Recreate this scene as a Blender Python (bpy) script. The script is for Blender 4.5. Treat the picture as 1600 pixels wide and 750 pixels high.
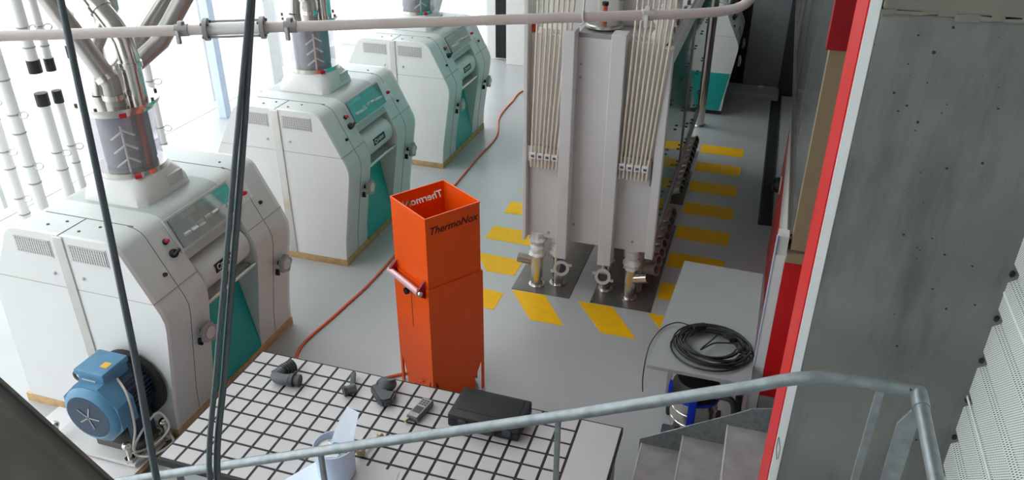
import bpy, bmesh, math, random
from mathutils import Vector, Matrix, Quaternion
random.seed(7)
for o in list(bpy.data.objects): bpy.data.objects.remove(o)
SC = bpy.context.scene
COL = SC.collection

# ------------------------------------------------------------ camera
F, CX, CY = 1253.0, 800.0, 375.0
CAMP = Vector((0, 0, 4.5))
ax_b = Vector((1255-CX, -(-312-CY), -F)).normalized()
ax_a = -Vector((-3720-CX, -(-334-CY), -F)).normalized()
ax_a = (ax_a - ax_b*ax_a.dot(ax_b)).normalized()
ax_z = ax_a.cross(ax_b)
ROT = Matrix((ax_a, ax_b, ax_z))
cd = bpy.data.cameras.new('camera'); cam = bpy.data.objects.new('camera', cd); COL.objects.link(cam)
cam.matrix_world = Matrix.Translation(CAMP) @ ROT.to_4x4()
cd.sensor_fit = 'HORIZONTAL'; cd.sensor_width = 36; cd.lens = 36*F/1600; cd.clip_start = .05; cd.clip_end = 300
SC.camera = cam
# ------------------------------------------------------------ world, light, exposure
w = bpy.data.worlds.new('overcast_sky'); SC.world = w; w.use_nodes = True
wb = w.node_tree.nodes['Background']; wb.inputs[0].default_value = (.93, .97, 1, 1); wb.inputs[1].default_value = 1.0
vs = SC.view_settings; vs.view_transform = 'Standard'; vs.look = 'None'; vs.gamma = 1; vs.use_curve_mapping = False
vs.exposure = 1.75

# ------------------------------------------------------------ measuring helpers (photo point -> place in the hall)
def ray(p): return ROT @ Vector((p[0]-CX, -(p[1]-CY), -F))
def onz(p, z): d = ray(p); return CAMP + d*((z-CAMP.z)/d.z)
def onx(p, x): d = ray(p); return CAMP + d*((x-CAMP.x)/d.x)
def ony(p, y): d = ray(p); return CAMP + d*((y-CAMP.y)/d.y)
def deep(p, dep): return CAMP + ray(p)*(dep/F)

# ------------------------------------------------------------ materials
def S(r, g, b):
    f = lambda c: ((c/255+.055)/1.055)**2.4 if c > 10 else c/255/12.92
    return (f(r), f(g), f(b), 1)
MATS = {}
def mat(name, col, rough=.5, metal=0, var=.06, scale=6, bump=0, bscale=40, spec=.5, coat=0):
    m = bpy.data.materials.new(name); m.use_nodes = True; nt = m.node_tree; n = nt.nodes; l = nt.links
    b = n['Principled BSDF']; b.inputs['Roughness'].default_value = rough; b.inputs['Metallic'].default_value = metal
    b.inputs['Specular IOR Level'].default_value = spec; b.inputs['Coat Weight'].default_value = coat
    tc = n.new('ShaderNodeTexCoord')
    nz = n.new('ShaderNodeTexNoise'); nz.inputs['Scale'].default_value = scale; nz.inputs['Detail'].default_value = 5
    l.new(tc.outputs['Object'], nz.inputs['Vector'])
    mp = n.new('ShaderNodeMapRange'); mp.inputs['From Min'].default_value = .3; mp.inputs['From Max'].default_value = .7
    mp.inputs['To Min'].default_value = 1-var; mp.inputs['To Max'].default_value = 1+var*.6
    l.new(nz.outputs['Fac'], mp.inputs['Value'])
    mx = n.new('ShaderNodeVectorMath'); mx.operation = 'SCALE'; mx.inputs[0].default_value = col[:3]
    l.new(mp.outputs[0], mx.inputs['Scale']); l.new(mx.outputs[0], b.inputs['Base Color'])
    if bump:
        nb = n.new('ShaderNodeTexNoise'); nb.inputs['Scale'].default_value = bscale; nb.inputs['Detail'].default_value = 6
        l.new(tc.outputs['Object'], nb.inputs['Vector'])
        bp = n.new('ShaderNodeBump'); bp.inputs['Strength'].default_value = bump; bp.inputs['Distance'].default_value = .01
        l.new(nb.outputs['Fac'], bp.inputs['Height']); l.new(bp.outputs[0], b.inputs['Normal'])
    MATS[name] = m; return m
def glass(name, tint, gloss=.1, rough=.02, haze=0, hcol=(.8, .8, .8, 1)):
    m = bpy.data.materials.new(name); m.use_nodes = True; nt = m.node_tree; n = nt.nodes; l = nt.links
    n.remove(n['Principled BSDF']); out = n['Material Output']
    t = n.new('ShaderNodeBsdfTransparent'); t.inputs[0].default_value = tint
    g = n.new('ShaderNodeBsdfGlossy'); g.inputs['Roughness'].default_value = rough
    mx = n.new('ShaderNodeMixShader'); mx.inputs[0].default_value = gloss
    src = t
    if haze:
        d = n.new('ShaderNodeBsdfDiffuse'); d.inputs[0].default_value = hcol
        m2 = n.new('ShaderNodeMixShader'); m2.inputs[0].default_value = haze
        l.new(t.outputs[0], m2.inputs[1]); l.new(d.outputs[0], m2.inputs[2]); src = m2
    l.new(src.outputs[0], mx.inputs[1]); l.new(g.outputs[0], mx.inputs[2]); l.new(mx.outputs[0], out.inputs[0])
    MATS[name] = m; return m
mat('floor', S(178, 179, 179), .33, var=.05, scale=1.2, bump=.03, bscale=30)
mat('yellow', S(244, 186, 0), .6, var=.05, scale=9, spec=.3)
mat('steelplate', S(118, 114, 110), .3, .5, var=.15, scale=8)
mat('outside', S(225, 225, 222), .9)
mat('wallwhite', S(225, 224, 220), .7, var=.04, bump=.05)
mat('greywall', S(142, 144, 146), .75, var=.12, scale=3, bump=.1)
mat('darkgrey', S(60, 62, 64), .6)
mat('black', S(24, 24, 26), .5)
mat('rubber', S(30, 31, 33), .65, bump=.1, bscale=60)
mat('mullion', S(236, 238, 240), .4)
mat('ceiling', S(190, 190, 188), .8)
mat('millwhite', S(226, 226, 224), .32, var=.03, scale=2)
mat('millfront', S(205, 209, 206), .4, var=.03, scale=2)
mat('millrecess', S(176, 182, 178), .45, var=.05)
mat('teal', S(22, 164, 156), .4, var=.05)
mat('seam', S(92, 86, 80), .6)
mat('softseam', S(160, 154, 148), .6)
mat('stainless', S(214, 210, 204), .2, 1, var=.08, scale=4)
mat('satin', S(190, 182, 176), .3, .6, var=.1)
mat('brushed', S(188, 184, 178), .32, 1, var=.1, scale=5)
mat('matpipe', S(175, 170, 166), .38, .85, var=.08, scale=5)
mat('wood', S(196, 160, 112), .6, var=.2, scale=14, bump=.1)
mat('woodbrown', S(120, 96, 74), .7, var=.25, scale=12)
mat('lightgrey', S(205, 203, 200), .45, var=.04)
mat('red', S(205, 20, 26), .38, var=.05)
mat('darkred', S(150, 12, 22), .4, var=.05)
mat('buttonred', S(190, 20, 40), .3)
mat('motorblue', S(84, 134, 166), .42, var=.1, scale=10)
mat('motordark', S(40, 62, 84), .45, var=.1, scale=10)
mat('orange', S(244, 88, 4), .36, var=.04, scale=4)
mat('orangecable', S(214, 92, 48), .5)
mat('handlepink', S(226, 190, 196), .3, .3)
mat('cutout', S(225, 225, 222), .6)
mat('cutshade', S(88, 14, 4), .7)  # shade inside the cuts, put into a dark colour
mat('tile', S(192, 189, 188), .35, var=.03, scale=3)
mat('joint', S(30, 26, 26), .6)
mat('purifier', S(208, 205, 203), .42, var=.03, scale=3)
mat('rod', S(212, 198, 180), .5, var=.05)
mat('plasticwrap', S(228, 226, 224), .25, var=.1, scale=20, bump=.8, bscale=25)
mat('tealglass', S(58, 140, 130), .06, 0, var=.2, scale=3, spec=.5, coat=.15)
mat('tabletop', S(158, 158, 158), .42, var=.03, bump=.03, bscale=90)
mat('whiteboard', S(222, 218, 218), .4, var=.03)
mat('beige', S(146, 126, 98), .45, var=.06, scale=3)
mat('brownframe', S(92, 84, 76), .45, var=.1)
mat('galv', S(146, 153, 155), .4, .65, var=.22, scale=22, bump=.06, bscale=30)
mat('concrete', S(114, 115, 111), .8, var=.26, scale=1.7, bump=.18, bscale=26)
mat('concretelight', S(118, 114, 104), .85, var=.12, scale=4, bump=.25, bscale=18)
mat('pit', S(50, 48, 44), .9)
mat('whitepaint', S(226, 228, 228), .6, var=.04)
mat('pvc', S(236, 234, 234), .4, var=.03)
mat('pipepaint', S(212, 200, 195), .35, var=.05, scale=5)
mat('couplinggrey', S(160, 158, 156), .45, .3)
mat('cable', S(72, 84, 88), .42, var=.1, scale=12)
mat('cableblack', S(30, 31, 32), .5)
mat('darkbeam', S(80, 75, 68), .6, var=.4, scale=5, bump=.1)
mat('paper', S(226, 234, 246), .6, var=.02)
mat('bluegrey', S(200, 214, 236), .4)
mat('plasticgrey', S(88, 92, 92), .45, var=.1)
mat('darkplastic', S(58, 62, 66), .4, var=.1)
mat('caseblack', S(34, 34, 36), .55, var=.15, scale=18, bump=.15, bscale=90)
mat('meterface', S(158, 160, 158), .5)
mat('blue', S(20, 52, 190), .4)
mat('brass', S(190, 172, 140), .3, .8)
mat('whitecable', S(206, 200, 188), .5)
mat('yellowlabel', S(225, 180, 60), .5)
mat('slot', S(130, 128, 126), .7)
mat('probe', S(238, 232, 222), .5)
glass('clearpane', (.97, .98, .98, 1), .05)
glass('sightglass', (.93, .93, .95, 1), .08, .05, .08, (.7, .7, .74, 1))
mat('productcolumn', S(150, 148, 152), .6, var=.2, scale=7)
glass('millwindow', (.72, .86, .84, 1), .25, .05, .12, (.5, .62, .6, 1))
glass('officeglass', (.35, .38, .36, 1), .45, .05, .35, (.32, .34, .32, 1))
# chequered steel: bar pattern in the bump only
def chequer():
    m = mat('chequer', S(178, 173, 170), .45, .3, var=.2, scale=6); nt = m.node_tree; n = nt.nodes; l = nt.links
    tc = n.new('ShaderNodeTexCoord'); mp = n.new('ShaderNodeMapping'); mp.inputs['Rotation'].default_value = (0, 0, .8)
    mp.inputs['Scale'].default_value = (26, 55, 26)
    br = n.new('ShaderNodeTexBrick'); br.inputs['Scale'].default_value = 1; br.inputs['Mortar Size'].default_value = .2
    br.inputs['Brick Width'].default_value = 1; br.inputs['Row Height'].default_value = 1
    l.new(tc.outputs['Object'], mp.inputs[0]); l.new(mp.outputs[0], br.inputs[0])
    bp = n.new('ShaderNodeBump'); bp.inputs['Strength'].default_value = .9; bp.inputs['Distance'].default_value = .004
    l.new(br.outputs['Fac'], bp.inputs['Height']); bp.invert = True
    l.new(bp.outputs[0], n['Principled BSDF'].inputs['Normal'])
chequer()
# weathering streaks on the bare concrete
def streaks():
    nt = MATS['concrete'].node_tree; n = nt.nodes; l = nt.links; b = n['Principled BSDF']; src = b.inputs['Base Color'].links[0].from_socket
    tc = n.new('ShaderNodeTexCoord'); mp = n.new('ShaderNodeMapping'); mp.inputs['Scale'].default_value = (5, 5, 1.1)
    nz = n.new('ShaderNodeTexNoise'); nz.inputs['Scale'].default_value = 1; nz.inputs['Detail'].default_value = 7; nz.inputs['Roughness'].default_value = .65
    rg = n.new('ShaderNodeMapRange'); rg.inputs['From Min'].default_value = .48; rg.inputs['From Max'].default_value = .72; rg.inputs['To Min'].default_value = 1.08; rg.inputs['To Max'].default_value = .55
    vm = n.new('ShaderNodeVectorMath'); vm.operation = 'SCALE'
    l.new(tc.outputs['Object'], mp.inputs[0]); l.new(mp.outputs[0], nz.inputs['Vector']); l.new(nz.outputs['Fac'], rg.inputs['Value'])
    l.new(src, vm.inputs[0]); l.new(rg.outputs[0], vm.inputs['Scale']); l.new(vm.outputs[0], b.inputs['Base Color'])
streaks()
# perforated sheet: staggered dark holes
def perforated():
    m = bpy.data.materials.new('perforated'); m.use_nodes = True; nt = m.node_tree; n = nt.nodes; l = nt.links
    b = n['Principled BSDF']; b.inputs['Roughness'].default_value = .5
    tc = n.new('ShaderNodeTexCoord'); sp = n.new('ShaderNodeSeparateXYZ'); l.new(tc.outputs['Object'], sp.inputs[0])
    def mth(op, a, c=None):
        k = n.new('ShaderNodeMath'); k.operation = op
        for i, v in enumerate((a, c)):
            if v is None: continue
            if isinstance(v, (int, float)): k.inputs[i].default_value = v
            else: l.new(v, k.inputs[i])
        return k.outputs[0]
    a = mth('ADD', sp.outputs['Y'], sp.outputs['Z']); c = mth('SUBTRACT', sp.outputs['Y'], sp.outputs['Z'])
    def cell(v, s):
        q = mth('FRACT', mth('MULTIPLY', v, s)); q = mth('SUBTRACT', q, .5); return mth('MULTIPLY', q, q)
    d = mth('ADD', cell(a, 80), cell(c, 80)); h = mth('LESS_THAN', d, .085)
    mx = n.new('ShaderNodeMix'); mx.data_type = 'RGBA'; mx.inputs['A'].default_value = S(222, 226, 222); mx.inputs['B'].default_value = S(70, 74, 72)
    l.new(h, mx.inputs['Factor']); l.new(mx.outputs['Result'], b.inputs['Base Color'])
    MATS['perforated'] = m
perforated()

# ------------------------------------------------------------ mesh building
def frame(d):
    d = d.normalized(); u = Vector((0, 0, 1)) if abs(d.z) < .9 else Vector((1, 0, 0))
    a = d.cross(u).normalized(); return a, a.cross(d).normalized() * -1
class MB:
    def __init__(self): self.bm = bmesh.new()
    def box(self, x0, x1, y0, y1, z0, z1, bev=0):
        r = bmesh.ops.create_cube(self.bm, size=1)['verts']
        for v in r:
            v.co = Vector((x0+(v.co.x+.5)*(x1-x0), y0+(v.co.y+.5)*(y1-y0), z0+(v.co.z+.5)*(z1-z0)))
        if bev:
            es = list({e for v in r for e in v.link_edges})
            bmesh.ops.bevel(self.bm, geom=es, offset=bev, segments=2, affect='EDGES', profile=.6)
        return self
    def obox(self, c, s, M=None, bev=0):
        r = bmesh.ops.create_cube(self.bm, size=1)['verts']; vs_ = set(r)
        for v in r: v.co = Vector((v.co.x*s[0], v.co.y*s[1], v.co.z*s[2]))
        if bev:
            es = list({e for v in r for e in v.link_edges})
            g = bmesh.ops.bevel(self.bm, geom=es, offset=bev, segments=2, affect='EDGES', profile=.6)
            vs_ = {v for v in set(g['verts']) | vs_ if v.is_valid}
            vs_ |= {v for f in g['faces'] for v in f.verts}
        for v in vs_:
            v.co = (M @ v.co if M else v.co) + Vector(c)
        return self
    def prism(self, pts, axis, a0, a1):
        def P(p, t): return Vector((p[0], t, p[1])) if axis == 'y' else (Vector((t, p[0], p[1])) if axis == 'x' else Vector((p[0], p[1], t)))
        A = [self.bm.verts.new(P(p, a0)) for p in pts]; B = [self.bm.verts.new(P(p, a1)) for p in pts]; n = len(pts)
        fs = [self.bm.faces.new(A[::-1]), self.bm.faces.new(B)]
        for i in range(n): fs.append(self.bm.faces.new((A[i], A[(i+1) % n], B[(i+1) % n], B[i])))
        bmesh.ops.recalc_face_normals(self.bm, faces=fs); return self
    def solid(self, q, off):       # polygon q (3-D) thickened by vector off
        off = Vector(off); A = [self.bm.verts.new(Vector(p)) for p in q]; B = [self.bm.verts.new(Vector(p)+off) for p in q]; n = len(q)
        fs = [self.bm.faces.new(A[::-1]), self.bm.faces.new(B)]
        for i in range(n): fs.append(self.bm.faces.new((A[i], A[(i+1) % n], B[(i+1) % n], B[i])))
        bmesh.ops.recalc_face_normals(self.bm, faces=fs); return self
    def tube(self, pts, r, seg=10, cap=True, closed=False):
        pts = [Vector(p) for p in pts]; n = len(pts); rs = r if isinstance(r, (list, tuple)) else [r]*n; rings = []; pa = None
        for i, p in enumerate(pts):
            if closed: d = pts[(i+1) % n]-pts[i-1]
            else: d = (pts[min(i+1, n-1)]-pts[max(i-1, 0)])
            d.normalize()
            if pa is None: a, b = frame(d)
            else:
                a = (pa - d*pa.dot(d)).normalized(); b = d.cross(a)
            if pa is None: b = d.cross(a)
            pa = a
            k = 1.0
            rings.append([self.bm.verts.new(p + (a*math.cos(2*math.pi*j/seg)+b*math.sin(2*math.pi*j/seg))*rs[i]*k) for j in range(seg)])
        m = n if closed else n-1
        for i in range(m):
            A, B = rings[i], rings[(i+1) % n]
            for j in range(seg): self.bm.faces.new((A[j], A[(j+1) % seg], B[(j+1) % seg], B[j]))
        if cap and not closed:
            self.bm.faces.new(rings[0][::-1]); self.bm.faces.new(rings[-1])
        return self
    def lathe(self, prof, o, d=(0, 0, 1), seg=20, cap=True):   # prof: (radius, height along d)
        o = Vector(o); d = Vector(d).normalized(); a, b = frame(d); b = d.cross(a); rings = []
        for r, h in prof:
            rings.append([self.bm.verts.new(o + d*h + (a*math.cos(2*math.pi*j/seg)+b*math.sin(2*math.pi*j/seg))*max(r, 1e-4)) for j in range(seg)])
        for A, B in zip(rings, rings[1:]):
            for j in range(seg): self.bm.faces.new((A[j], A[(j+1) % seg], B[(j+1) % seg], B[j]))
        if cap: self.bm.faces.new(rings[0][::-1]); self.bm.faces.new(rings[-1])
        return self
    def ball(self, c, r, sc=(1, 1, 1), sub=2):
        v = bmesh.ops.create_icosphere(self.bm, subdivisions=sub, radius=r)['verts']
        for q in v: q.co = Vector((q.co.x*sc[0], q.co.y*sc[1], q.co.z*sc[2])) + Vector(c)
        return self
    def build(self, name, m, parent=None, smooth=True, world=False, loc=None):
        me = bpy.data.meshes.new(name)
        if world and parent is not None:
            o = Vector((0, 0, 0)); p = parent
            while p is not None: o += p.location; p = p.parent
            bmesh.ops.translate(self.bm, verts=self.bm.verts, vec=-o)
        if loc is not None: bmesh.ops.translate(self.bm, verts=self.bm.verts, vec=-Vector(loc))
        self.bm.to_mesh(me); self.bm.free()
        if smooth:
            for p in me.polygons: p.use_smooth = True
            me.set_sharp_from_angle(angle=math.radians(38))
        me.materials.append(MATS[m])
        ob = bpy.data.objects.new(name, me); COL.objects.link(ob)
        if parent is not None: ob.parent = parent
        if loc is not None: ob.location = loc
        return ob
def tag(o, label=None, cat=None, group=None, kind=None):
    if label: o['label'] = label
    if cat: o['category'] = cat
    if group: o['group'] = group
    if kind: o['kind'] = kind
    return o
def thing(name, label, cat, loc=(0, 0, 0), rz=0, group=None):
    o = bpy.data.objects.new(name, None); COL.objects.link(o); o.location = loc; o.rotation_euler = (0, 0, rz); o.empty_display_size = .1
    return tag(o, label, cat, group)
def copy_tree(o, parent=None):
    c = o.copy(); COL.objects.link(c); c.parent = parent
    for ch in [k for k in ALLCH.get(o.name, [])]: copy_tree(ch, c)
    return c
ALLCH = {}
def index_children():
    ALLCH.clear()
    for o in bpy.data.objects:
        if o.parent: ALLCH.setdefault(o.parent.name, []).append(o)
def struct(o, label=None, cat=None): return tag(o, label, cat, kind='structure')
def arc(c, r, a0, a1, n, u, v):
    c = Vector(c); u = Vector(u); v = Vector(v)
    return [c + (u*math.cos(a0+(a1-a0)*i/n) + v*math.sin(a0+(a1-a0)*i/n))*r for i in range(n+1)]
def smoothpath(pts, n=6):
    pts = [Vector(p) for p in pts]; out = []
    for i in range(len(pts)-1):
        p0 = pts[max(i-1, 0)]; p1 = pts[i]; p2 = pts[i+1]; p3 = pts[min(i+2, len(pts)-1)]
        for k in range(n):
            t = k/n
            out.append(.5*((2*p1)+(-p0+p2)*t+(2*p0-5*p1+4*p2-p3)*t*t+(-p0+3*p1-3*p2+p3)*t**3))
    out.append(pts[-1]); return out
def text_mesh(body, size, extr, shear=.25):
    cu = bpy.data.curves.new('lettering', 'FONT'); cu.body = body; cu.size = size; cu.extrude = extr; cu.shear = shear; cu.align_x = 'CENTER'; cu.offset = size*.02
    ob = bpy.data.objects.new('lettering_tmp', cu); COL.objects.link(ob)
    dg = bpy.context.evaluated_depsgraph_get(); dg.update()
    me = bpy.data.meshes.new_from_object(ob.evaluated_get(dg)); bpy.data.objects.remove(ob); return me

# ============================================================ THE SETTING
XL, XR, YB, YF, ZC = -8.5, 3.2, 14.8, -6.0, 8.4
floor = struct(MB().box(XL, XR, YF, YB+.3, -.2, 0).build('floor', 'floor', smooth=False), 'grey coated concrete mill floor', 'floor')
struct(MB().box(-60, XL-.12, -60, 70, -.2, -.02).build('ground', 'outside', smooth=False), 'pale paved ground outside the glazing', 'ground')
ceil_ = struct(MB().box(-4.6, XR, YF, YB+.3, ZC, ZC+.25).build('ceiling', 'ceiling', smooth=False), 'pale ceiling slab with a glazed strip added for daylight', 'ceiling')
MB().box(XL, -8.1, YF, YB+.3, ZC, ZC+.25).build('edge_slab', 'ceiling', ceil_, False)
for i in range(11): MB().box(-8.1, -4.6, YF+i*2.08-.05, YF+i*2.08+.05, ZC, ZC+.2).build('added_roof_bar', 'mullion', ceil_, False)
for i in range(10): MB().box(-8.1, -4.6, YF+i*2.08+.05, YF+(i+1)*2.08-.05, ZC+.1, ZC+.11).build('roof_pane', 'clearpane', ceil_, False)  # unseen rooflight, added to brighten the floor and mill tops
# glazed facade on the left
fac = struct(MB().box(XL-.12, XL+.0, YF, YB, -.05, .008).build('wall_left', 'mullion', smooth=False), 'glazed facade of tall clear panes', 'wall')
for z in (3.6, ZC-.12): MB().box(XL-.1, XL-.02, YF, YB, z, z+.08).build('rail', 'mullion', fac, False)
ys = [YF + i*2.08 for i in range(11)]
for y in ys: MB().box(XL-.1, XL-.02, y-.03, y+.03, .1, ZC).build('mullion', 'mullion', fac, False)
for i in range(10):
    for k, (z0, z1) in enumerate(((.1, 3.6), (3.68, ZC-.12))):
        MB().box(XL-.065, XL-.055, ys[i]+.03, ys[i+1]-.03, z0, z1).build('pane', 'clearpane', fac, False)
# back wall with a glazed left part
wb_ = struct(MB().box(-5.2, XR, YB, YB+.3, 0, ZC).build('wall_back', 'wallwhite', smooth=False), 'white plastered end wall behind the machines', 'wall')
w1 = struct(MB().box(XL, -5.2, YB+.05, YB+.2, 0, .12).build('window_1', 'mullion', smooth=False), 'tall glazed end window beside the far mill', 'window')
for x in (XL+.03, -6.85, -5.23): MB().box(x-.03, x+.03, YB+.05, YB+.15, .12, ZC).build('mullion', 'mullion', w1, False)
for a, b in ((XL+.06, -6.88), (-6.82, -5.26)): MB().box(a, b, YB+.09, YB+.1, .12, ZC).build('pane', 'clearpane', w1, False)
# wall behind the camera, with one unseen window added at the left for fill light
wf = struct(MB().box(XL, XR, YF-.3, YF, 0, 1.0).build('wall_front', 'wallwhite', smooth=False), 'white wall behind the stair landing', 'wall')
MB().box(XL, XR, YF-.3, YF, 6.2, ZC).build('lintel', 'wallwhite', wf, False)
for a, b in ((XL, XL+.4), (-5.6, XR)): MB().box(a, b, YF-.3, YF, 1.0, 6.2).build('pier', 'greywall', wf, False)
for a, b in ((XL+.4, -5.6),): MB().box(a, b, YF-.16, YF-.15, 1.0, 6.2).build('pane', 'clearpane', wf, False)
struct(MB().box(XR, XR+.3, YF, YB+.3, 0, ZC).build('wall_right', 'greywall', smooth=False), 'grey outer wall at the far right', 'wall')

# floor marking stripes (paint film on the floor)
def stripe(q): return MB().solid([(x, y, .0) for x, y in q], (0, 0, .003)).build('hazard_stripe', 'yellow', floor, False, True)
for i in range(7):
    y0 = 11.18-.683*i; stripe([(-.67, y0), (-.06, y0-.02), (-.06, y0+.31), (-.67, y0+.32)])
for i in range(7):
    y0 = 7.05+.7*i; stripe([(-2.52, y0), (-2.2, y0), (-2.2, y0+.33), (-2.76, y0+.36)] if i == 0 else [(-2.78, y0), (-2.2, y0-.02), (-2.2, y0+.31), (-2.78, y0+.32)])
stripe([(-2.48, 6.36), (-2.2, 6.36), (-2.2, 6.68), (-2.74, 6.74)])
for x in (-2.14, -1.43, -.72): stripe([(x, 6.775), (x+.36, 6.775), (x+.68, 6.3), (x+.34, 6.3)])
# channel grating along the right
gr = tag(MB().box(.25, .40, 9.1, 14.4, 0.0, .004).build('floor_channel', 'black', floor, False, True), None)
g = MB()
for i in range(130): g.box(.255, .395, 9.12+i*.04, 9.135+i*.04, .004, .012)
for x in (.25, .395): g.box(x-.01, x+.01, 9.1, 14.35, .004, .014)
tag(g.build('channel_grating', 'darkgrey', floor, False, True), kind='stuff')

# ---- concrete pier with painted edge, right foreground
YC = 3.0
pier = struct(MB().box(.355, 1.12, YC, YC+.38, 0, 3.875, .006).build('wall_pier', 'concrete', smooth=False), 'bare grey concrete pier with pitted face', 'wall')
MB().box(.36, 1.12, YC-.012, YC+.38, 3.885, 6.0, .01).build('upper_pour', 'concretelight', pier, False)
j = MB()
px = .36
while px < .99:
    wdt = random.uniform(.03, .07); j.obox((px+wdt/2, YC-.004, 3.88+random.uniform(-.006, .006)), (wdt*1.1, .016, random.uniform(.012, .028)), Matrix.Rotation(random.uniform(-.12, .12), 3, 'Y'), .004); px += wdt
j.build('pour_joint', 'concretelight', pier)
MB().box(.318, .356, YC-.002, YC+.38, 0, 3.95, .002).build('white_edge', 'whitepaint', pier, False)
MB().box(.312, .318, YC, YC+.40, 0, 6.0).build('red_edge', 'red', pier, False)
pit = MB()
for k in range(70):
    p = (random.uniform(1390, 1580), random.uniform(30, 720)); c = ony(p, YC)
    if .37 < c.x < .97 and c.z < 3.85:
        pit.ball((c.x, YC+.001, c.z), random.choice((.002, .003, .004, .006)), (1, .5, random.uniform(.6, 1.3)), 1)
for p, r in (((1459, 82), .008), ((1435, 55), .005), ((1397, 145), .006), ((1417, 165), .006), ((1382, 14), .004), ((1367, 70), .003), ((1561, 58), .003), ((1498, 310), .003)):
    c = ony(p, YC); pit.ball((c.x, YC+.001, c.z), r, (1, .5, 1), 1)
tag(pit.build('pits', 'pit', pier), kind='stuff')
m = MB(); c = [ony(p, YC-.004) for p in ((1217, 683), (1219, 700), (1216, 715), (1213.5, 718), (1213, 700), (1216, 684))]
m.tube([(p.x, YC-.003, p.z) for p in c], .0012, 5, closed=True).build('pencil_mark', 'seam', pier)
# perforated trapezoid cladding, facing the camera's right
pw = MB(); z = 0.0; prof = []
while z < 6.0: prof += [(1.0, z), (1.0, z+.12), (1.028, z+.14), (1.028, z+.18), (1.0, z+.2)]; z += .2
prof2 = [(x+.006, zz) for x, zz in prof]
pw.prism(prof + prof2[::-1], 'y', -2.0, YC)
clad = struct(pw.build('wall_cladding', 'perforated', smooth=False), 'white perforated metal cladding beside the concrete pier', 'wall')
s = MB()
for k in range(29):
    zz = .16+k*.2; s.ball((1.004, YC-.004, zz), .011, (1, .6, 1.5), 1)
s.build('sealant_gaps', 'black', clad)
for zz in (2.87, 2.37): MB().box(.997, 1.001, -2, YC, zz, zz+.012).build('sheet_joint', 'whitepaint', clad, False)

# ---- control room walls on the right
Y2 = 5.2
ew = struct(MB().box(.36, 2.4, Y2, Y2+.12, .48, 1.68).build('wall_office', 'red', smooth=False), 'glossy red panelled end wall of the control room', 'wall')
MB().box(.365, 2.4, Y2+.002, Y2+.12, 0, .48).build('skirting', 'greywall', ew, False)
MB().box(.36, 2.4, Y2-.03, Y2+.12, 1.68, 1.75, .004).build('sill', 'beige', ew, False)
MB().box(.382, 2.4, Y2+.01, Y2+.12, 1.75, 3.17).build('timber_panel', 'beige', ew, False)
MB().box(.36, 2.4, Y2+.0, Y2+.015, 1.75, 1.765).build('shadow_gap', 'brownframe', ew, False)
MB().box(.36, 2.4, Y2-.01, Y2+.12, 3.17, 4.6).build('header_panel', 'darkred', ew, False)
MB().box(.285, .36, Y2, Y2+.14, 0, 1.71, .003).build('white_post', 'whiteboard', ew, False)
MB().box(.287, .36, Y2+.01, Y2+.12, 1.71, 1.86).build('post_cap', 'lightgrey', ew, False)
MB().box(.277, .286, Y2-.005, Y2+.02, .1, 1.86).build('edge_trim', 'bluegrey', ew, False)
sw = struct(MB().prism([(Y2+.14, 0), (8.45, 0), (8.45, 1.50), (7.26, 1.08), (Y2+.14, .40)], 'x', .376, .45).build('wall_office_side', 'red', smooth=False), 'red low side wall of the control room behind the grey bench', 'wall')
MB().prism([(Y2+.14, .40), (7.26, 1.08), (8.45, 1.50), (8.45, 1.72), (Y2+.14, 1.72)], 'x', .380, .45).build('grey_panel', 'lightgrey', sw, False)
wn = struct(MB().box(.362, .45, Y2+.12, YB, 1.72, 1.79).build('window_2', 'brownframe', smooth=False), 'long control room window band with dark frame', 'window')
MB().box(.372, .40, Y2+.12, YB, 1.81, 1.83).build('glazing_bead', 'brownframe', wn, False)
MB().box(.37, .45, Y2, YB, 3.55, 4.6).build('head', 'brownframe', wn, False)
for y in (6.9, 8.5, 10.1, 11.7, 13.3, 14.74): MB().box(.376, .40, y, y+.05, 1.79, 3.55).build('mullion', 'brownframe', wn, False)
for a, b in ((Y2+.12, 6.9), (6.95, 8.5), (8.55, 10.1), (10.15, 11.7), (11.75, 13.3), (13.35, 14.74)): MB().box(.384, .392, a, b, 1.79, 3.55).build('pane', 'officeglass', wn, False)
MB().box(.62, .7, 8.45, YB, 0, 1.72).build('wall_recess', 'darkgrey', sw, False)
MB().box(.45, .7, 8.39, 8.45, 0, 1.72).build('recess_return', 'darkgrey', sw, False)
MB().box(-.3, 1.9, Y2+.12, YB, 4.6, 4.75).build('shading_roof', 'greywall', sw, False)  # control room roof, extended out of view over the aisle to shade it
MB().box(1.9, 1.95, Y2+.12, YB, 0, 4.6).build('inner_wall', 'greywall', sw, False)
bell = thing('alarm_bell', 'small round black bell on the red control room side wall', 'bell', (.376, 8.1, .98))
MB().lathe([(.08, 0), (.085, .02), (.075, .06), (.045, .085), (0, .095)], (0, 0, 0), (-1, 0, 0)).build('dome', 'black', bell)
MB().lathe([(.095, 0), (.095, .014), (.08, .014)], (0, 0, 0), (-1, 0, 0)).build('ring', 'whiteboard', bell)
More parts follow.
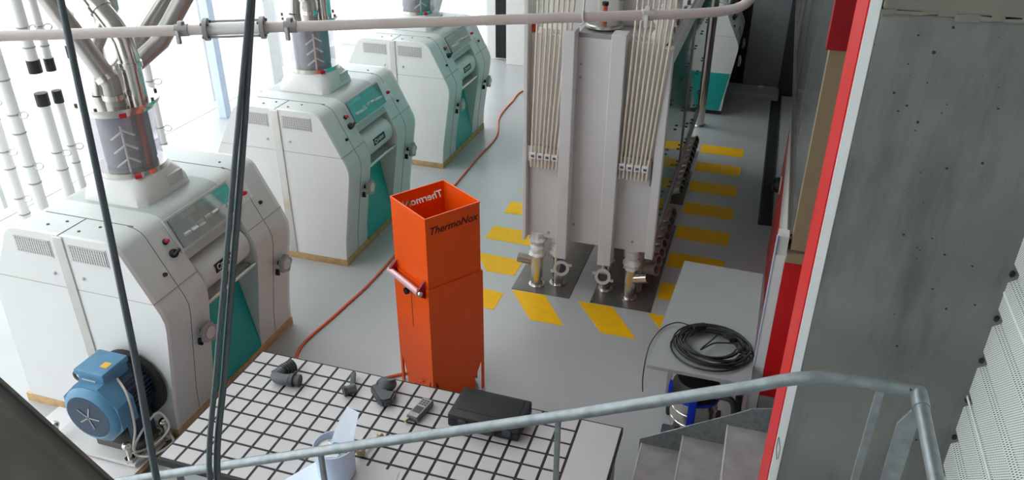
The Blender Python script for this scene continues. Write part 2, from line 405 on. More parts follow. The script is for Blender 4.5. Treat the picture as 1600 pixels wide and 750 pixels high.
# far end by the aisle: concrete column, dark opening, low ledge
col = struct(MB().box(-.28, .33, 14.35, 14.8, 0, 6.5, .01).build('wall_column', 'greywall', smooth=False), 'square concrete column at the far end of the aisle', 'column')
MB().box(.33, .62, 14.2, 14.8, 0, 6.5).build('dark_return', 'darkgrey', col, False)
struct(MB().box(-.62, -.28, 14.7, 14.82, .0, 3.2).build('door_1', 'black', smooth=False), 'dark doorway beside the far concrete column', 'door')
struct(MB().box(-1.6, .35, 13.85, 14.36, 0, .10, .006).build('trim_1', 'floor', smooth=False), 'low pale concrete step at the far wall', 'step')
MB().lathe([(.05, 0), (.05, .03), (.02, .05)], (.05, 14.2, .1)).build('step_fitting', 'lightgrey', bpy.data.objects['trim_1'], world=False)
# facade columns
for k, (x, y, lab) in enumerate(((-8.1, 10.3, 'slim pale blue-white facade column nearer the middle mill'), (-8.15, 11.75, 'broad pale grey facade column behind the middle mill'))):
    h = .07 if k == 0 else .16
    c = MB().box(x-h, x+h, y-h, y+h, 0, ZC, .01).build('column', 'mullion' if k else 'bluegrey', smooth=False); struct(c, lab, 'column')
wcol = struct(MB().box(-4.72, -4.28, 14.5, 14.8, 0, ZC, .01).build('wall_pilaster', 'wallwhite', smooth=False), 'white plastered pilaster on the end wall', 'pilaster')

# ============================================================ ROLLER MILLS
def make_mill(teal_end=False):
    t = thing('roller_mill', 'mill', 'mill')
    L = 1.69
    full = [(.645, .08), (.66, .3), (.772, 1.05), (.775, 1.13), (.755, 1.20), (.52, 1.665), (.49, 1.70), (.44, 1.725), (.38, 1.735), (-.38, 1.735), (-.44, 1.725), (-.49, 1.69), (-.52, 1.65), (-.78, 1.16), (-.79, 1.08), (-.83, .08)]
    def cheek(y0, y1, nm, m):
        b = MB().prism(full, 'y', y0, y1); return b.build(nm, m, t)
    body = cheek(0.0, .035, 'end_panel', 'millwhite')
    cheek(L-.035, L, 'end_panel', 'millwhite')
    cheek(.035, .50, 'side_housing', 'millfront'); cheek(1.18, L-.035, 'side_housing', 'millfront')
    # middle: upper cover, recessed feed roll bay, lower bay
    up = [(.66, 1.385), (.52, 1.665), (.49, 1.70), (.44, 1.725), (.38, 1.735), (-.38, 1.735), (-.44, 1.725), (-.49, 1.69), (-.52, 1.65), (-.78, 1.16), (-.79, 1.08), (-.83, .08), (.30, .08), (.46, .93), (.52, 1.0), (.52, 1.34)]
    MB().prism(up, 'y', .50, 1.18).build('centre_housing', 'millrecess', t)
    # teal sloping cover in the lower bay
    MB().prism([(.645, .09), (.655, .09), (.50, .93), (.47, .93)], 'y', .505, 1.175).build('lower_cover', 'teal', t, False)
    MB().lathe([(.13, 0), (.16, .02), (.16, .63), (.13, .65)], (.575, .515, 1.17), (0, 1, 0), 28).build('feed_roll_cover', 'millfront', t)
    MB().box(.50, .70, .505, 1.175, .93, .965, .004).build('bay_ledge', 'millfront', t)
    MB().tube([(.735, .505, .985), (.735, 1.175, .985)], .018, 12).build('grab_bar', 'stainless', t)
    # sight window, lying in the slanted front
    n = Vector((.6, 0, .293)).normalized(); dn = Vector((.293, 0, -.6)).normalized(); o = Vector((.485, 0, 1.72))
    def sl(y, s, h=0): return o + dn*s + n*h + Vector((0, y, 0))
    off0 = .012
    def slab(y0, y1, s0, s1, h, th, nm, m, par): return MB().solid([sl(y0, s0, h), sl(y1, s0, h), sl(y1, s1, h), sl(y0, s1, h)], n*th).build(nm, m, par, False)
    base = .026
    win = slab(.47, 1.26, .03, .31, base-.012, .014, 'window_frame', 'millfront', t)
    slab(.50, 1.23, .05, .285, base+.003, .006, 'window_opening', 'seam', win)
    slab(.50, 1.23, .05, .285, base+.012, .004, 'pane', 'millwindow', win)
    slab(.52, .80, .055, .095, base+.0095, .002, 'cream_strip', 'whitecable', win)
    slab(.86, 1.22, .055, .10, base+.0095, .002, 'teal_strip', 'teal', win)
    sc_ = MB()
    for k in range(7): p = sl(.6+.09*k, .2, base+.005); sc_.obox(p, (.05, .07, .02), Matrix.Rotation(.5*k, 3, 'Y'))
    sc_.build('window_contents', 'lightgrey', win)
    def button(y, s, r, h, nm, m): return MB().lathe([(r, 0), (r, h*.7), (r*.75, h)], sl(y, s, .0), n, 14).build(nm, m, t)
    button(.40, .17, .018, .05, 'button', 'buttonred'); button(.40, .17, .024, .03, 'button_ring', 'black')
    kn = button(.40, .275, .034, .05, 'selector_switch', 'black')
    MB().obox(sl(.40, .275, .06), (.02, .07, .03), Matrix.Rotation(.46, 3, 'Y') @ Matrix.Rotation(.6, 3, 'X'), .004).build('switch_grip', 'black', kn)
    button(.23, .365, .016, .035, 'lock', 'black'); button(1.37, .21, .018, .05, 'stop_button', 'buttonred'); button(1.49, .355, .016, .035, 'lock', 'black')
    slab(1.29, 1.46, .10, .28, .006, .006, 'switch_panel', 'millwhite', t)
    # maker's plate on the feed roll cover
    pl = MB().obox((.728, .82, 1.20), (.012, .27, .075), Matrix.Rotation(-.2, 3, 'Y')).build('maker_plate', 'black', t, False)
    mk = MB(); Mr = Matrix.Rotation(-.2, 3, 'Y'); pc = Vector((.728, .82, 1.20))
    def pp(u, v_): return pc + Mr @ Vector((.0075, u, v_))
    mk.tube([pp(-.085+.022*math.cos(an), .022*math.sin(an)) for an in [.7+5.0*i/12 for i in range(13)]], .004, 5)
    mk.tube([pp(-.045+.014*math.cos(an), .014*math.sin(an)) for an in [.5+5.4*i/10 for i in range(11)]], .0035, 5)
    for u, hh_ in ((-.01, .02), (.018, .028), (.042, .02), (.066, .024), (.09, .018)): mk.obox(pp(u, 0), (.002, .009, hh_*1.6), Mr)
    mk.build('plate_print', 'cutout', pl, False)
    # seams along the front of each housing
    fr = [(.645, .085), (.66, .3), (.772, 1.05), (.775, 1.13), (.755, 1.20), (.52, 1.665), (.49, 1.70), (.44, 1.725), (.38, 1.735)]
    for y in (.275, 1.415): MB().tube([(x, y, z) for x, z in fr], .003, 5).build('seam', 'seam', t)
    MB().box(-.715, .715, -.0015, .0, 1.283, 1.287).build('seam', 'softseam', t, False)
    for y0, y1 in ((.0, .5), (1.18, 1.69)): MB().box(.715, .718, y0, y1, 1.282, 1.288).build('seam', 'softseam', t, False)
    MB().box(-.003, .003, 0, .285, 1.734, 1.738).build('seam', 'seam', t, False)
    MB().box(-.38, .42, .282, .288, 1.732, 1.7375).build('seam', 'seam', t, False)
    MB().box(-.3, .42, 1.40, 1.406, 1.732, 1.7375).build('seam', 'seam', t, False)
    MB().box(-.045, .04, -.012, .0, .08, 1.73, .003).build('cover_strip', 'stainless', t, False)
    # vents of the end panel
    for x0 in (-.425, .075):
        v = MB().box(x0, x0+.32, -.004, 0, 1.545, 1.672).build('vent', 'slot', t, False)
        g = MB()
        for k in range(15): g.box(x0+.006+k*.0215, x0+.02+k*.0215, -.008, -.004, 1.55, 1.667)
        for k in range(6): g.box(x0, x0+.32, -.0085, -.004, 1.545+k*.0248, 1.5485+k*.0248)
        tag(g.build('vent_bars', 'lightgrey', v, False), kind='stuff')
        MB().box(x0+.325, x0+.332, -.005, 0, 1.535, 1.68).build('vent_edge', 'lightgrey', t, False)
    for x, z in ((-.13, 1.40), (.13, 1.40)): MB().lathe([(.013, 0), (.013, .012), (.008, .016)], (x, 0, z), (0, -1, 0), 10).build('screw_cap', 'lightgrey', t)
    for x, y in ((-.2, .12), (-.1, .2), (.1, .1), (.2, .2), (.3, 1.5), (.2, .6)): MB().lathe([(.012, 0), (.010, .006)], (x, y, 1.735), (0, 0, 1), 10).build('screw_cap', 'seam', t)
    # handwheels
    for y in (.385, 1.50):
        hw = MB().lathe([(.022, 0), (.022, .09)], (.70, y, .81), (1, 0, 0), 12).build('handwheel_stem', 'black', t)
        lob = [(math.cos(a)*(.080+.010*math.cos(5*a)), math.sin(a)*(.080+.010*math.cos(5*a))) for a in [2*math.pi*k/40 for k in range(40)]]
        MB().prism([(y+p, .81+q) for p, q in lob], 'x', .79, .825).build('handwheel', 'couplinggrey', hw)
        MB().lathe([(.05, 0), (.046, .008), (.02, .010), (.018, .004), (.0, .004)], (.825, y, .81), (1, 0, 0), 18).build('handwheel_hub', 'lightgrey', hw)
        MB().box(.70, .76, y-.05, y-.03, .70, .76, .004).build('locking_lever', 'black', hw)
    if not teal_end:
        MB().box(-.88, .655, -.005, .05, 0, .078, .003).build('base_timber', 'wood', t)
        MB().box(-.88, .655, L-.05, L+.005, 0, .078, .003).build('base_timber', 'wood', t)
        MB().box(.60, .655, .05, L-.05, 0, .078, .003).build('base_timber', 'wood', t); MB().box(-.88, -.82, .05, L-.05, 0, .078, .003).build('base_timber', 'wood', t)
    else:
        MB().box(-.82, .64, .05, L-.05, 0, .08).build('plinth', 'darkgrey', t, False)
        MB().prism([(.60, .085), (.705, .70), (-.80, .70), (-.82, .085)], 'y', -.006, 0).build('teal_panel', 'teal', t, False)
    # inlet: hood, sight cylinder, branched probe
    yc = .845
    hood = MB()
    R0 = []
    for lev, (a, b, z) in enumerate(((.30, 0, 1.735), (.295, .1, 1.80), (.285, .6, 1.88), (.275, 1, 1.925))):
        ring = []
        for k in range(32):
            an = 2*math.pi*(k+.5)/32; c_, s_ = math.cos(an), math.sin(an); q = 1/max(abs(c_), abs(s_)); rr = a*((1-b)*min(q, 1.36)+b)
            ring.append(hood.bm.verts.new((rr*c_, yc+rr*s_, z)))
        R0.append(ring)
    for A, B in zip(R0, R0[1:]):
        for k in range(32): hood.bm.faces.new((A[k], A[(k+1) % 32], B[(k+1) % 32], B[k]))
    hood.bm.faces.new(R0[-1]); hood.bm.faces.new(R0[0][::-1])
    h = hood.build('inlet_hood', 'millwhite', t)
    sb = MB().box(.27, .30, yc+.02, yc+.19, 1.78, 1.875, .004).build('sensor_box', 'lightgrey', h, False)
    MB().box(.30, .304, yc+.04, yc+.12, 1.81, 1.85).build('sensor_display', 'teal', sb, False) if False else None
    MB().lathe([(.248, 0), (.262, 0), (.262, .045), (.248, .045)], (0, yc, 1.925), seg=40).build('clamp_ring', 'stainless', t)
    MB().obox((.20, yc-.175, 1.947), (.05, .05, .03), Matrix.Rotation(-.72, 3, 'Z')).build('red_tag', 'buttonred', t, False)
    MB().lathe([(.242, 0), (.236, 0), (.236, .47), (.242, .47), (.242, 0)], (0, yc, 1.96), seg=40, cap=False).build('sight_cylinder', 'sightglass', t)
    MB().lathe([(.175, 0), (.19, .04), (.19, .42), (.17, .465)], (-.02, yc+.03, 1.955), seg=28).build('product_column', 'productcolumn', t)
    pr = MB(); ux = Vector((.62, -.78, 0)); sx = Vector((.78, .62, 0)); c0 = Vector((0, yc, 0)) + ux*.205
    pr.tube([c0+Vector((0, 0, 1.97)), c0+Vector((0, 0, 2.34))], .009, 8)
    for k in range(3):
        for sg in (-1, 1): pr.tube([c0+Vector((0, 0, 2.07+k*.11+(.02 if sg > 0 else 0))), c0+sx*(.085*sg)-ux*.015+Vector((0, 0, 2.01+k*.11+(.02 if sg > 0 else 0)))], .010, 6)
    pr.build('probe', 'probe', t)
    fl = MB().lathe([(.262, 0), (.262, .045), (.305, .045), (.305, .07), (.0, .07)], (0, yc, 2.42), seg=40).build('top_flange', 'stainless', t)
    for k in range(8): a = 2*math.pi*k/8+.2; MB().lathe([(.012, 0), (.012, .018)], (.288*math.cos(a), yc+.288*math.sin(a), 2.49), seg=6).build('bolt', 'seam', fl)
    MB().obox((.205, yc-.19, 2.445), (.05, .05, .035), Matrix.Rotation(-.72, 3, 'Z')).build('red_tag', 'buttonred', fl, False)
    return t
mill = make_mill()
mill.location = (-4.645, 3.84, 0); mill['label'] = 'white roller mill nearest the camera with the blue motor in front'; mill['group'] = 'row of white roller mills'
bpy.context.view_layer.update(); index_children()
for y, lab in ((6.67, 'white roller mill in the middle of the row of three'), (9.46, 'white roller mill farthest back in the row of three')):
    c = copy_tree(mill); c.location = (-4.645, y, 0); c['label'] = lab
tm = make_mill(True); tm.location = (-1.16, 12.85, 0); tm['label'] = 'roller mill with teal lower end panel behind the steel pole'; tm['group'] = 'row of white roller mills'

# spouts into the mills
def spout(pts, r, m, lab, bands=(), grp='steel spouts above the roller mills'):
    t = thing('spout_pipe', lab, 'pipe', pts[-1], 0, grp)
    MB().tube(pts, r, 18).build('tube', m, t, world=True)
    P = [Vector(p) for p in pts]
    for i, f in bands:
        a = P[i]; b = P[i+1]; c = a.lerp(b, f); d = (b-a).normalized()
        MB().lathe([(r+.002, -.02), (r+.012, -.02), (r+.012, .02), (r+.002, .02)], c, d, 18).build('clamp_band', 'stainless', t, world=True)
    return t
def up(p, z, dx, dy):  # continue a sloping pipe up to height z
    p = Vector(p); k = (z-p.z); return (p.x+dx*k, p.y+dy*k, z)
for mi, y0 in enumerate((3.84, 6.67, 9.46)):
    yc = y0+.845; X = -4.645; who = ('nearest', 'middle', 'farthest')[mi]
    spout([(X-1.97, yc-.5, 6.6), (X+.10, yc-.12, 2.66), (X+.10, yc-.12, 2.49)], .070, 'matpipe', f'matt grey slanting spout entering the {who} roller mill from the left', [(0, .99), (1, .6)])
    spout([(X-3.0, yc+.25, 6.6), (X+.10, yc+.03, 3.06), (X+.17, yc+.02, 2.94), (X+.185, yc+.02, 2.80), (X+.185, yc+.02, 2.49)], .073, 'stainless', f'polished bent spout on the right of the {who} roller mill inlet', [(0, .97), (3, .1)])
    spout([(X-.9, yc+1.2, 6.6), (X-.10, yc+.25, 3.1), (X-.17, yc+.08, 2.85), (X-.19, yc+.04, 2.49)], .062, 'brushed', f'brushed steel spout at the rear of the {who} roller mill inlet', [(2, .5)])
    if mi < 2:
        spout([(X+2.1, yc+1.4, 6.6), (X+.42, yc+.55, 3.25), (X+.20, yc+.36, 2.85), (X+.04, yc+.16, 2.68), (X+.03, yc+.14, 2.49)], .068, 'matpipe', f'grey spout leaning in from the right behind the {who} mill inlet', [(0, .95)])
        spout([(X+1.6, yc+1.5, 6.6), (X+.10, yc+.75, 3.2), (X-.06, yc+.45, 2.85), (X-.08, yc+.16, 2.66), (X-.08, yc+.14, 2.49)], .066, 'brushed', f'second steel spout leaning behind the {who} mill inlet', [(0, .95)])

fq = ony((672, 8), 11.6)
fn = thing('funnel', 'white conical hopper hanging behind the farthest roller mill', 'hopper', (fq.x, fq.y, fq.z-.35))
MB().lathe([(.10, 0), (.10, .12), (.16, .3), (.42, 1.1), (.42, 1.9)], (0, 0, 0), seg=28).build('cone', 'millwhite', fn)
MB().tube([(0, 0, 1.9), (0, 0, 6.2)], .12, 18).build('feed_tube', 'matpipe', fn)
MB().lathe([(.10, 0), (.13, 0), (.13, .03), (.10, .03)], (0, 0, 0), seg=20).build('outlet_ring', 'brushed', fn)

# ============================================================ MOTOR
pb = tag(MB().box(-5.15, -4.02, 2.75, 3.80, 0, .055, .003).build('plinth_board', 'whiteboard', smooth=False, loc=(-4.6, 3.3, 0)), 'white topped floor board under the motor base', 'board')
MB().box(-4.022, -3.985, 2.75, 3.80, 0, .052).build('board_edge', 'woodbrown', pb, False, True)
bp = thing('motor_base', 'white steel motor base plate with levelling bolts', 'base plate', (-4.5, 3.6, .055))
MB().box(-4.86, -4.04, 3.40, 3.80, .075, .105, .003).build('plate', 'lightgrey', bp, False, True)
for x, y in ((-4.79, 3.45), (-4.10, 3.43), (-4.02, 3.74), (-4.8, 3.77)):
    b = MB().tube([(x, y, .055), (x, y, .24)], .019, 10).build('bolt', 'stainless', bp, world=True)
    MB().lathe([(.04, 0), (.04, .03)], (x, y, .105), seg=6).build('nut', 'stainless', b, world=True)
    MB().ball((x, y, .25), .036, (1, 1, .9)).build('bolt_cap', 'stainless', b, world=True)
    MB().lathe([(.026, 0), (.026, .02)], (x, y, .055), seg=6).build('nut', 'stainless', b, world=True)
AX, AZ = -4.27, .555
mo = thing('electric_motor', 'blue electric motor coupled to the nearest roller mill', 'motor', (AX, 3.6, .105))
A = Vector((AX, 0, AZ))
MB().lathe([(.165, .0), (.2, .01), (.205, .05), (.205, .30), (.19, .33)], (AX, 3.52, AZ), (0, 1, 0), 32).build('stator_housing', 'motordark', mo, world=True)
g = MB()
for k in range(44):
    a = 2*math.pi*k/44
    if .95 < a < 2.2: continue
    M = Matrix.Rotation(-a, 3, 'Y'); g.obox(Vector((AX, 3.68, AZ)) + M @ Vector((.212, 0, 0)), (.03, .27, .007), M)
tag(g.build('cooling_fins', 'motordark', mo, False, True), kind='stuff')
oc = [(math.cos(math.pi*(k+.5)/4)*.245/math.cos(math.pi/8), math.sin(math.pi*(k+.5)/4)*.245/math.cos(math.pi/8)) for k in range(8)]
m = MB(); r1 = [(AX+x*.98, AZ+z*.98) for x, z in oc]
m.prism(r1, 'y', 3.385, 3.545); cw = m.build('fan_cowl', 'motorblue', mo, False, True)
MB().lathe([(.235, 0), (.225, .025), (.185, .05), (.18, .045), (0, .045)], (AX, 3.386, AZ), (0, -1, 0), 36).build('cowl_face', 'motorblue', cw, world=True)
MB().lathe([(.178, 0), (.178, .004), (0, .006)], (AX, 3.342, AZ), (0, -1, 0), 32).build('fan_grille', 'motordark', cw, world=True)
f_ = MB()
for k in range(5): a = 2*math.pi*k/5; M = Matrix.Rotation(-a, 3, 'Y'); f_.obox(Vector((AX, 3.333, AZ)) + M @ Vector((.05, 0, 0)), (.1, .003, .012), M)
f_.build('fan_blades', 'couplinggrey', cw, False, True)
tb = MB().box(AX-.13, AX+.10, 3.46, 3.70, AZ+.19, AZ+.30, .012).build('terminal_box', 'motorblue', mo, False, True)
MB().box(AX-.145, AX+.115, 3.45, 3.71, AZ+.275, AZ+.325, .012).build('terminal_lid', 'motorblue', tb, False, True)
MB().box(AX+.02, AX+.08, 3.53, 3.59, AZ+.325, AZ+.327).build('warning_label', 'yellowlabel', tb, False, True)
MB().box(AX-.09, AX+.03, 3.452, 3.458, AZ+.20, AZ+.25).build('rating_plate', 'lightgrey', mo, False, True)
MB().tube(arc((AX-.17, 3.5, AZ+.22), .04, 0, 2*math.pi*.95, 16, (1, 0, 0), (0, 0, 1)), .011, 8).build('lifting_eye', 'seam', mo, world=True)
MB().lathe([(.12, 0), (.29, .0), (.29, .05), (.12, .05)], (AX+.0, 3.765, AZ-.02), (0, 1, 0), 40).build('pulley', 'rubber', mo, world=True)
for x in (AX-.15, AX+.08): MB().box(x, x+.07, 3.56, 3.76, .105, AZ-.15, .01).build('foot', 'motordark', mo, False, True)
MB().box(AX-.2, AX+.2, 3.5, 3.74, .105, .16, .006).build('slide_rail', 'seam', mo, False, True)
mc = tag(MB().tube(smoothpath([(AX+.12, 3.56, AZ+.22), (AX+.24, 3.5, AZ+.14), (AX+.27, 3.46, AZ-.12), (AX+.20, 3.46, .18), (AX+.26, 3.62, .14), (AX+.34, 3.70, .26), (AX+.31, 3.66, .42), (AX+.22, 3.55, .30), (AX+.17, 3.48, .14), (AX+.30, 3.5, .125), (AX+.36, 3.68, .125), (AX+.22, 3.74, .125), (AX+.14, 3.6, .13)], 7), .009, 8).build('power_lead', 'whitecable', loc=(AX+.2, 3.5, .11)), 'pale power lead looped beside the blue motor', 'cable')

# ============================================================ ORANGE HEATER
hh = 1.8; cs = [onz(p, hh) for p in ((611, 307), (693, 280), (748.7, 316.6), (663, 342.5))]
hc = sum(cs, Vector())/4; e = (cs[2]-cs[3]) + (cs[1]-cs[0]); ang = math.atan2(e.y, e.x); s = .495
ht = thing('heater', 'tall square orange sheet-metal heater with telescoping open top', 'heater', (hc.x, hc.y, 0), ang)
# local: +x towards the right corner side; faces: -y is the lettered front, -x carries the handle
def shell(a, z0, z1, th, nm, cut=False):
    m = MB(); b = a-th
    for sx, sy in ((0, -1), (0, 1), (-1, 0), (1, 0)):
        if sx == 0:
            y0, y1 = sorted((sy*a, sy*b)); q = [(-a, z0), (a, z0), (a, z1), (-a, z1)]
            if cut: q = [(-a, 0), (-a+.03, 0), (-a+.03, .30), (-a+.10, .13), (-a+.10, .03), (a-.10, .03), (a-.10, .13), (a-.03, .30), (a-.03, 0), (a, 0), (a, z1), (-a, z1)]
            m.prism(q, 'y', y0, y1)
        else:
            x0, x1 = sorted((sx*a, sx*b)); q = [(-b, z0), (b, z0), (b, z1), (-b, z1)]
            if cut: q = [(-b, 0), (-b+.03, 0), (-b+.03, .30), (-b+.10, .13), (-b+.10, .03), (b-.10, .03), (b-.10, .13), (b-.03, .30), (b-.03, 0), (b, 0), (b, z1), (-b, z1)]
            m.prism(q, 'x', x0, x1)
    return m.build(nm, 'orange', ht, False)
a1 = s/2; a2 = s/2+.012
top = shell(a1, .9, hh, .004, 'upper_sleeve'); low = shell(a2, 0, 1.19, .005, 'lower_casing', True)
MB().prism([(-a2+.09, .03), (a2-.09, .03), (.10, .16), (-.10, .16)], 'y', -.12, .12).build('deflector', 'orange', ht, False)
fan = MB().lathe([(.2, 0), (.2, .06), (.05, .06)], (0, 0, .5), seg=24).build('fan_unit', 'darkgrey', ht)
MB().box(-a1+.004, a1-.004, -a1+.004, a1-.004, .48, .50).build('inner_floor', 'black', ht, False)  # black puts the shade of the deep interior into the colour
def letters(m_, rotz, y, z, mirror, nm, sz):
    me = text_mesh('ThermoNox', sz, .0008, .28); me.materials.append(MATS[m_]); o = bpy.data.objects.new(nm, me); COL.objects.link(o); o.parent = ht
    B = Matrix(((1, 0, 0, 0), (0, 0, -1, 0), (0, 1, 0, 0), (0, 0, 0, 1)))
    if mirror: B = Matrix(((1, 0, 0, 0), (0, 0, -1, 0), (0, 1, 0, 0), (0, 0, 0, 1))) @ Matrix.Scale(1, 4)
    o.matrix_local = Matrix.Translation((0, y, z)) @ B
    return o
letters('cutshade', 0, -a1-.0012, 1.655, False, 'front_lettering', .086)  # dark letters stand for the shaded interior behind stencil cuts
for k, (sz, M) in enumerate(((.092, Matrix.Translation((0, a1, 1.665)) @ Matrix(((-1, 0, 0, 0), (0, 0, 1, 0), (0, 1, 0, 0), (0, 0, 0, 1)))),)):
    me = text_mesh('ThermoNox', sz, .012, .28); me.transform(M)
    bb = bmesh.new(); bb.from_mesh(me); bmesh.ops.remove_doubles(bb, verts=bb.verts, dist=1e-5); bmesh.ops.recalc_face_normals(bb, faces=bb.faces); bb.to_mesh(me); bb.free()
    cutter = bpy.data.objects.new('stencil_cutter', me); COL.objects.link(cutter); cutter.parent = ht
    md = top.modifiers.new('stencil', 'BOOLEAN'); md.operation = 'DIFFERENCE'; md.solver = 'EXACT'; md.use_self = True; md.object = cutter
    bpy.context.view_layer.update(); dg = bpy.context.evaluated_depsgraph_get()
    nm_ = bpy.data.meshes.new_from_object(top.evaluated_get(dg)); top.modifiers.clear(); top.data = nm_
    bpy.data.objects.remove(cutter)
for z, m_ in ((1.78, 0),): 
    for sx, sy in ((0, -1), (0, 1), (-1, 0), (1, 0)):
        MB().box(*( (-a1, a1, sy*a1-.006, sy*a1+.006) if sx == 0 else (sx*a1-.006, sx*a1+.006, -a1, a1)), hh-.012, hh+.002, .002).build('rim', 'orange', top, False)
hd = MB().tube([(-a2-.055, -a2+.05, 1.17), (-a2-.055, a2-.03, 1.17)], .026, 14).build('handle', 'handlepink', ht)
for y in (-a2+.05, a2-.05):
    MB().prism([(-a2, 1.26), (-a2-.07, 1.19), (-a2-.07, 1.15), (-a2, 1.10)], 'y', y-.012, y+.012).build('handle_bracket', 'darkred', hd, False)
    MB().ball((-a2-.055, y+(-.02 if y < 0 else .02), 1.17), .024).build('handle_end', 'stainless', hd)
MB().box(-a2-.0015, -a2, -.004, .004, .72, 1.08).build('slot', 'cutshade', low, False)
MB().lathe([(.012, 0), (.012, .03), (.03, .03), (.028, .055)], (-a2, 0.0, 1.08), (-1, 0, 0), 14).build('clamp_knob', 'black', low)
MB().tube(smoothpath([(-.15, -.1, .12), (-a2-.02, -.12, .24), (-a2-.05, .0, .15), (-a2-.07, .12, .02), (-a2-.08, .3, .012)], 6), .008, 8).build('cord', 'orangecable', ht)
# orange lead on the floor
tag(MB().tube(smoothpath([(-2.6, 5.15, .012), (-3.2, 4.75, .012), (-3.68, 5.08, .012), (-3.65, 5.82, .012), (-3.6, 6.37, .012), (-3.6, 7.04, .012), (-3.62, 8.0, .012), (-3.64, 9.1, .012), (-3.66, 9.9, .012), (-3.67, 10.8, .012), (-3.89, 11.61, .012), (-3.93, 12.41, .012), (-3.89, 13.07, .012), (-3.2, 13.6, .012), (-2.2, 13.8, .012)], 6), .014, 8).build('extension_lead', 'orangecable', loc=(-3.6, 7, 0)), 'orange cable running along the floor past the mills', 'cable')

# ============================================================ PURIFIER
PX0, PX1, PY0, PY1 = -2.06, -.73, 6.9, 11.1
pu = thing('purifier', 'large pale grey purifier with tube bundles and teal side windows', 'purifier', ((PX0+PX1)/2, 9, 0))
W = dict(parent=pu, world=True)
MB().box(PX0+.02, PX1-.10, PY0+.06, PY1, .62, 2.60, .01).build('body', 'purifier', pu, False, True)
for x0, x1 in ((-2.02, -1.69), (-1.58, -1.26), (-1.13, -.81)): MB().box(x0, x1, PY0+.02, PY0+.06, .60, 2.66, .003).build('front_panel', 'purifier', pu, False, True)
for x0, x1, z0, z1, y0 in ((-2.06, -2.02, .58, 3.3, 6.84), (-1.69, -1.58, .46, 2.74, 6.78), (-1.26, -1.13, .46, 2.74, 6.78), (-.81, -.73, .575, 2.64, 6.84)):
    MB().box(x0, x1, y0, PY0+.06, z0, z1, .008).build('post', 'purifier', pu, False, True)
for x in (-1.60, -1.14): MB().box(x-.012, x+.012, 6.86, 6.90, .6, 2.6).build('post_flange', 'lightgrey', pu, False, True)
for x, z in ((-1.545, 2.42), (-1.545, 2.30), (-1.545, .8), (-1.80, .66), (-.95, .70)): MB().lathe([(.012, 0), (.012, .01)], (x, 6.92, z), (0, -1, 0), 8).build('bolt', 'couplinggrey', pu, world=True)
for x in (-1.66, -.835): MB().box(x, x+.012, 6.90, 6.925, 1.32, 1.56, .003).build('panel_handle', 'couplinggrey', pu, False, True)
# tube bundles
for b0, b1, t0, t1, zb in ((-1.97, -1.72, -1.92, -1.60, 1.40), (-1.11, -.86, -1.06, -.74, 1.40)):
    for k in range(8):
        u = k/7; x0 = b0+(b1-b0)*u; x1 = t0+(t1-t0)*u
        MB().tube([(x0, 6.83, zb), (x0+(x1-x0)*.05, 6.83, zb+.12), (x1, 6.80, 3.0), (x1+.02, 6.8, 3.9)], .0105, 8).build('air_tube', 'rod', pu, world=True)
    MB().box(b0-.06, b1+.03, 6.865, 6.90, 1.44, 1.60, .004).build('clamp_rail', 'lightgrey', pu, False, True)
    for k in range(4):
        xm = b0+(b1-b0)*(k*2+.5)/7
        c = MB().box(xm-.031, xm+.031, 6.81, 6.865, 1.49, 1.555, .005).build('tube_clamp', 'whiteboard', pu, False, True)
        MB().box(xm-.014, xm+.016, 6.807, 6.81, 1.508, 1.532).build('clamp_print', 'seam', c, False, True)
# top deck
MB().box(-2.02, -.78, PY0+.3, PY1, 2.60, 2.64, .004).build('top_deck', 'lightgrey', pu, False, True)
MB().box(-1.58, -1.26, 6.93, 7.2, 2.66, 2.70, .004).build('top_ledge', 'couplinggrey', pu, False, True)
d = MB().lathe([(.17, 0), (.17, .02), (.16, .03)], (-1.40, 7.15, 2.72), seg=32).build('inspection_lid', 'brushed', pu, world=True)
MB().tube([(-1.40, 7.15, 2.75), (-1.40, 7.15, 2.90)], .022, 12).build('lid_handle', 'orangecable', d, world=True)
MB().lathe([(.03, 0), (.03, .03)], (-1.40, 7.15, 2.90), seg=12).build('handle_cap', 'black', d, world=True)
hd_ = MB().box(-1.98, -.82, 7.5, 8.1, 2.64, 3.4, .02).build('manifold', 'purifier', pu, False, True)
MB().box(-1.5, -1.3, 7.3, 7.5, 2.7, 3.6, .02).build('duct', 'lightgrey', hd_, False, True)
for i in range(3):
    for k in range(2): MB().lathe([(.07, 0), (.075, .01), (.075, .12), (.0, .13)], (-.90+.0*k, 7.15+.22*i, 2.66+.17*k), (.3, -1, .2), 18).build('outlet_sleeve', 'pvc', pu, world=True)
for k, x in enumerate((-1.62, -1.30, -1.55)): MB().tube(arc((x, 7.35, 3.05), .13, 0, math.pi*1.9, 18, (1, 0, 0), (0, .3, 1)), .006, 6).build('control_lead', 'seam', pu, world=True)
for k in range(6): MB().box(-.83, -.80, PY0+.2+k*.3, PY0+.28+k*.3, 2.60, 2.68, .004).build('latch', 'seam', pu, False, True)
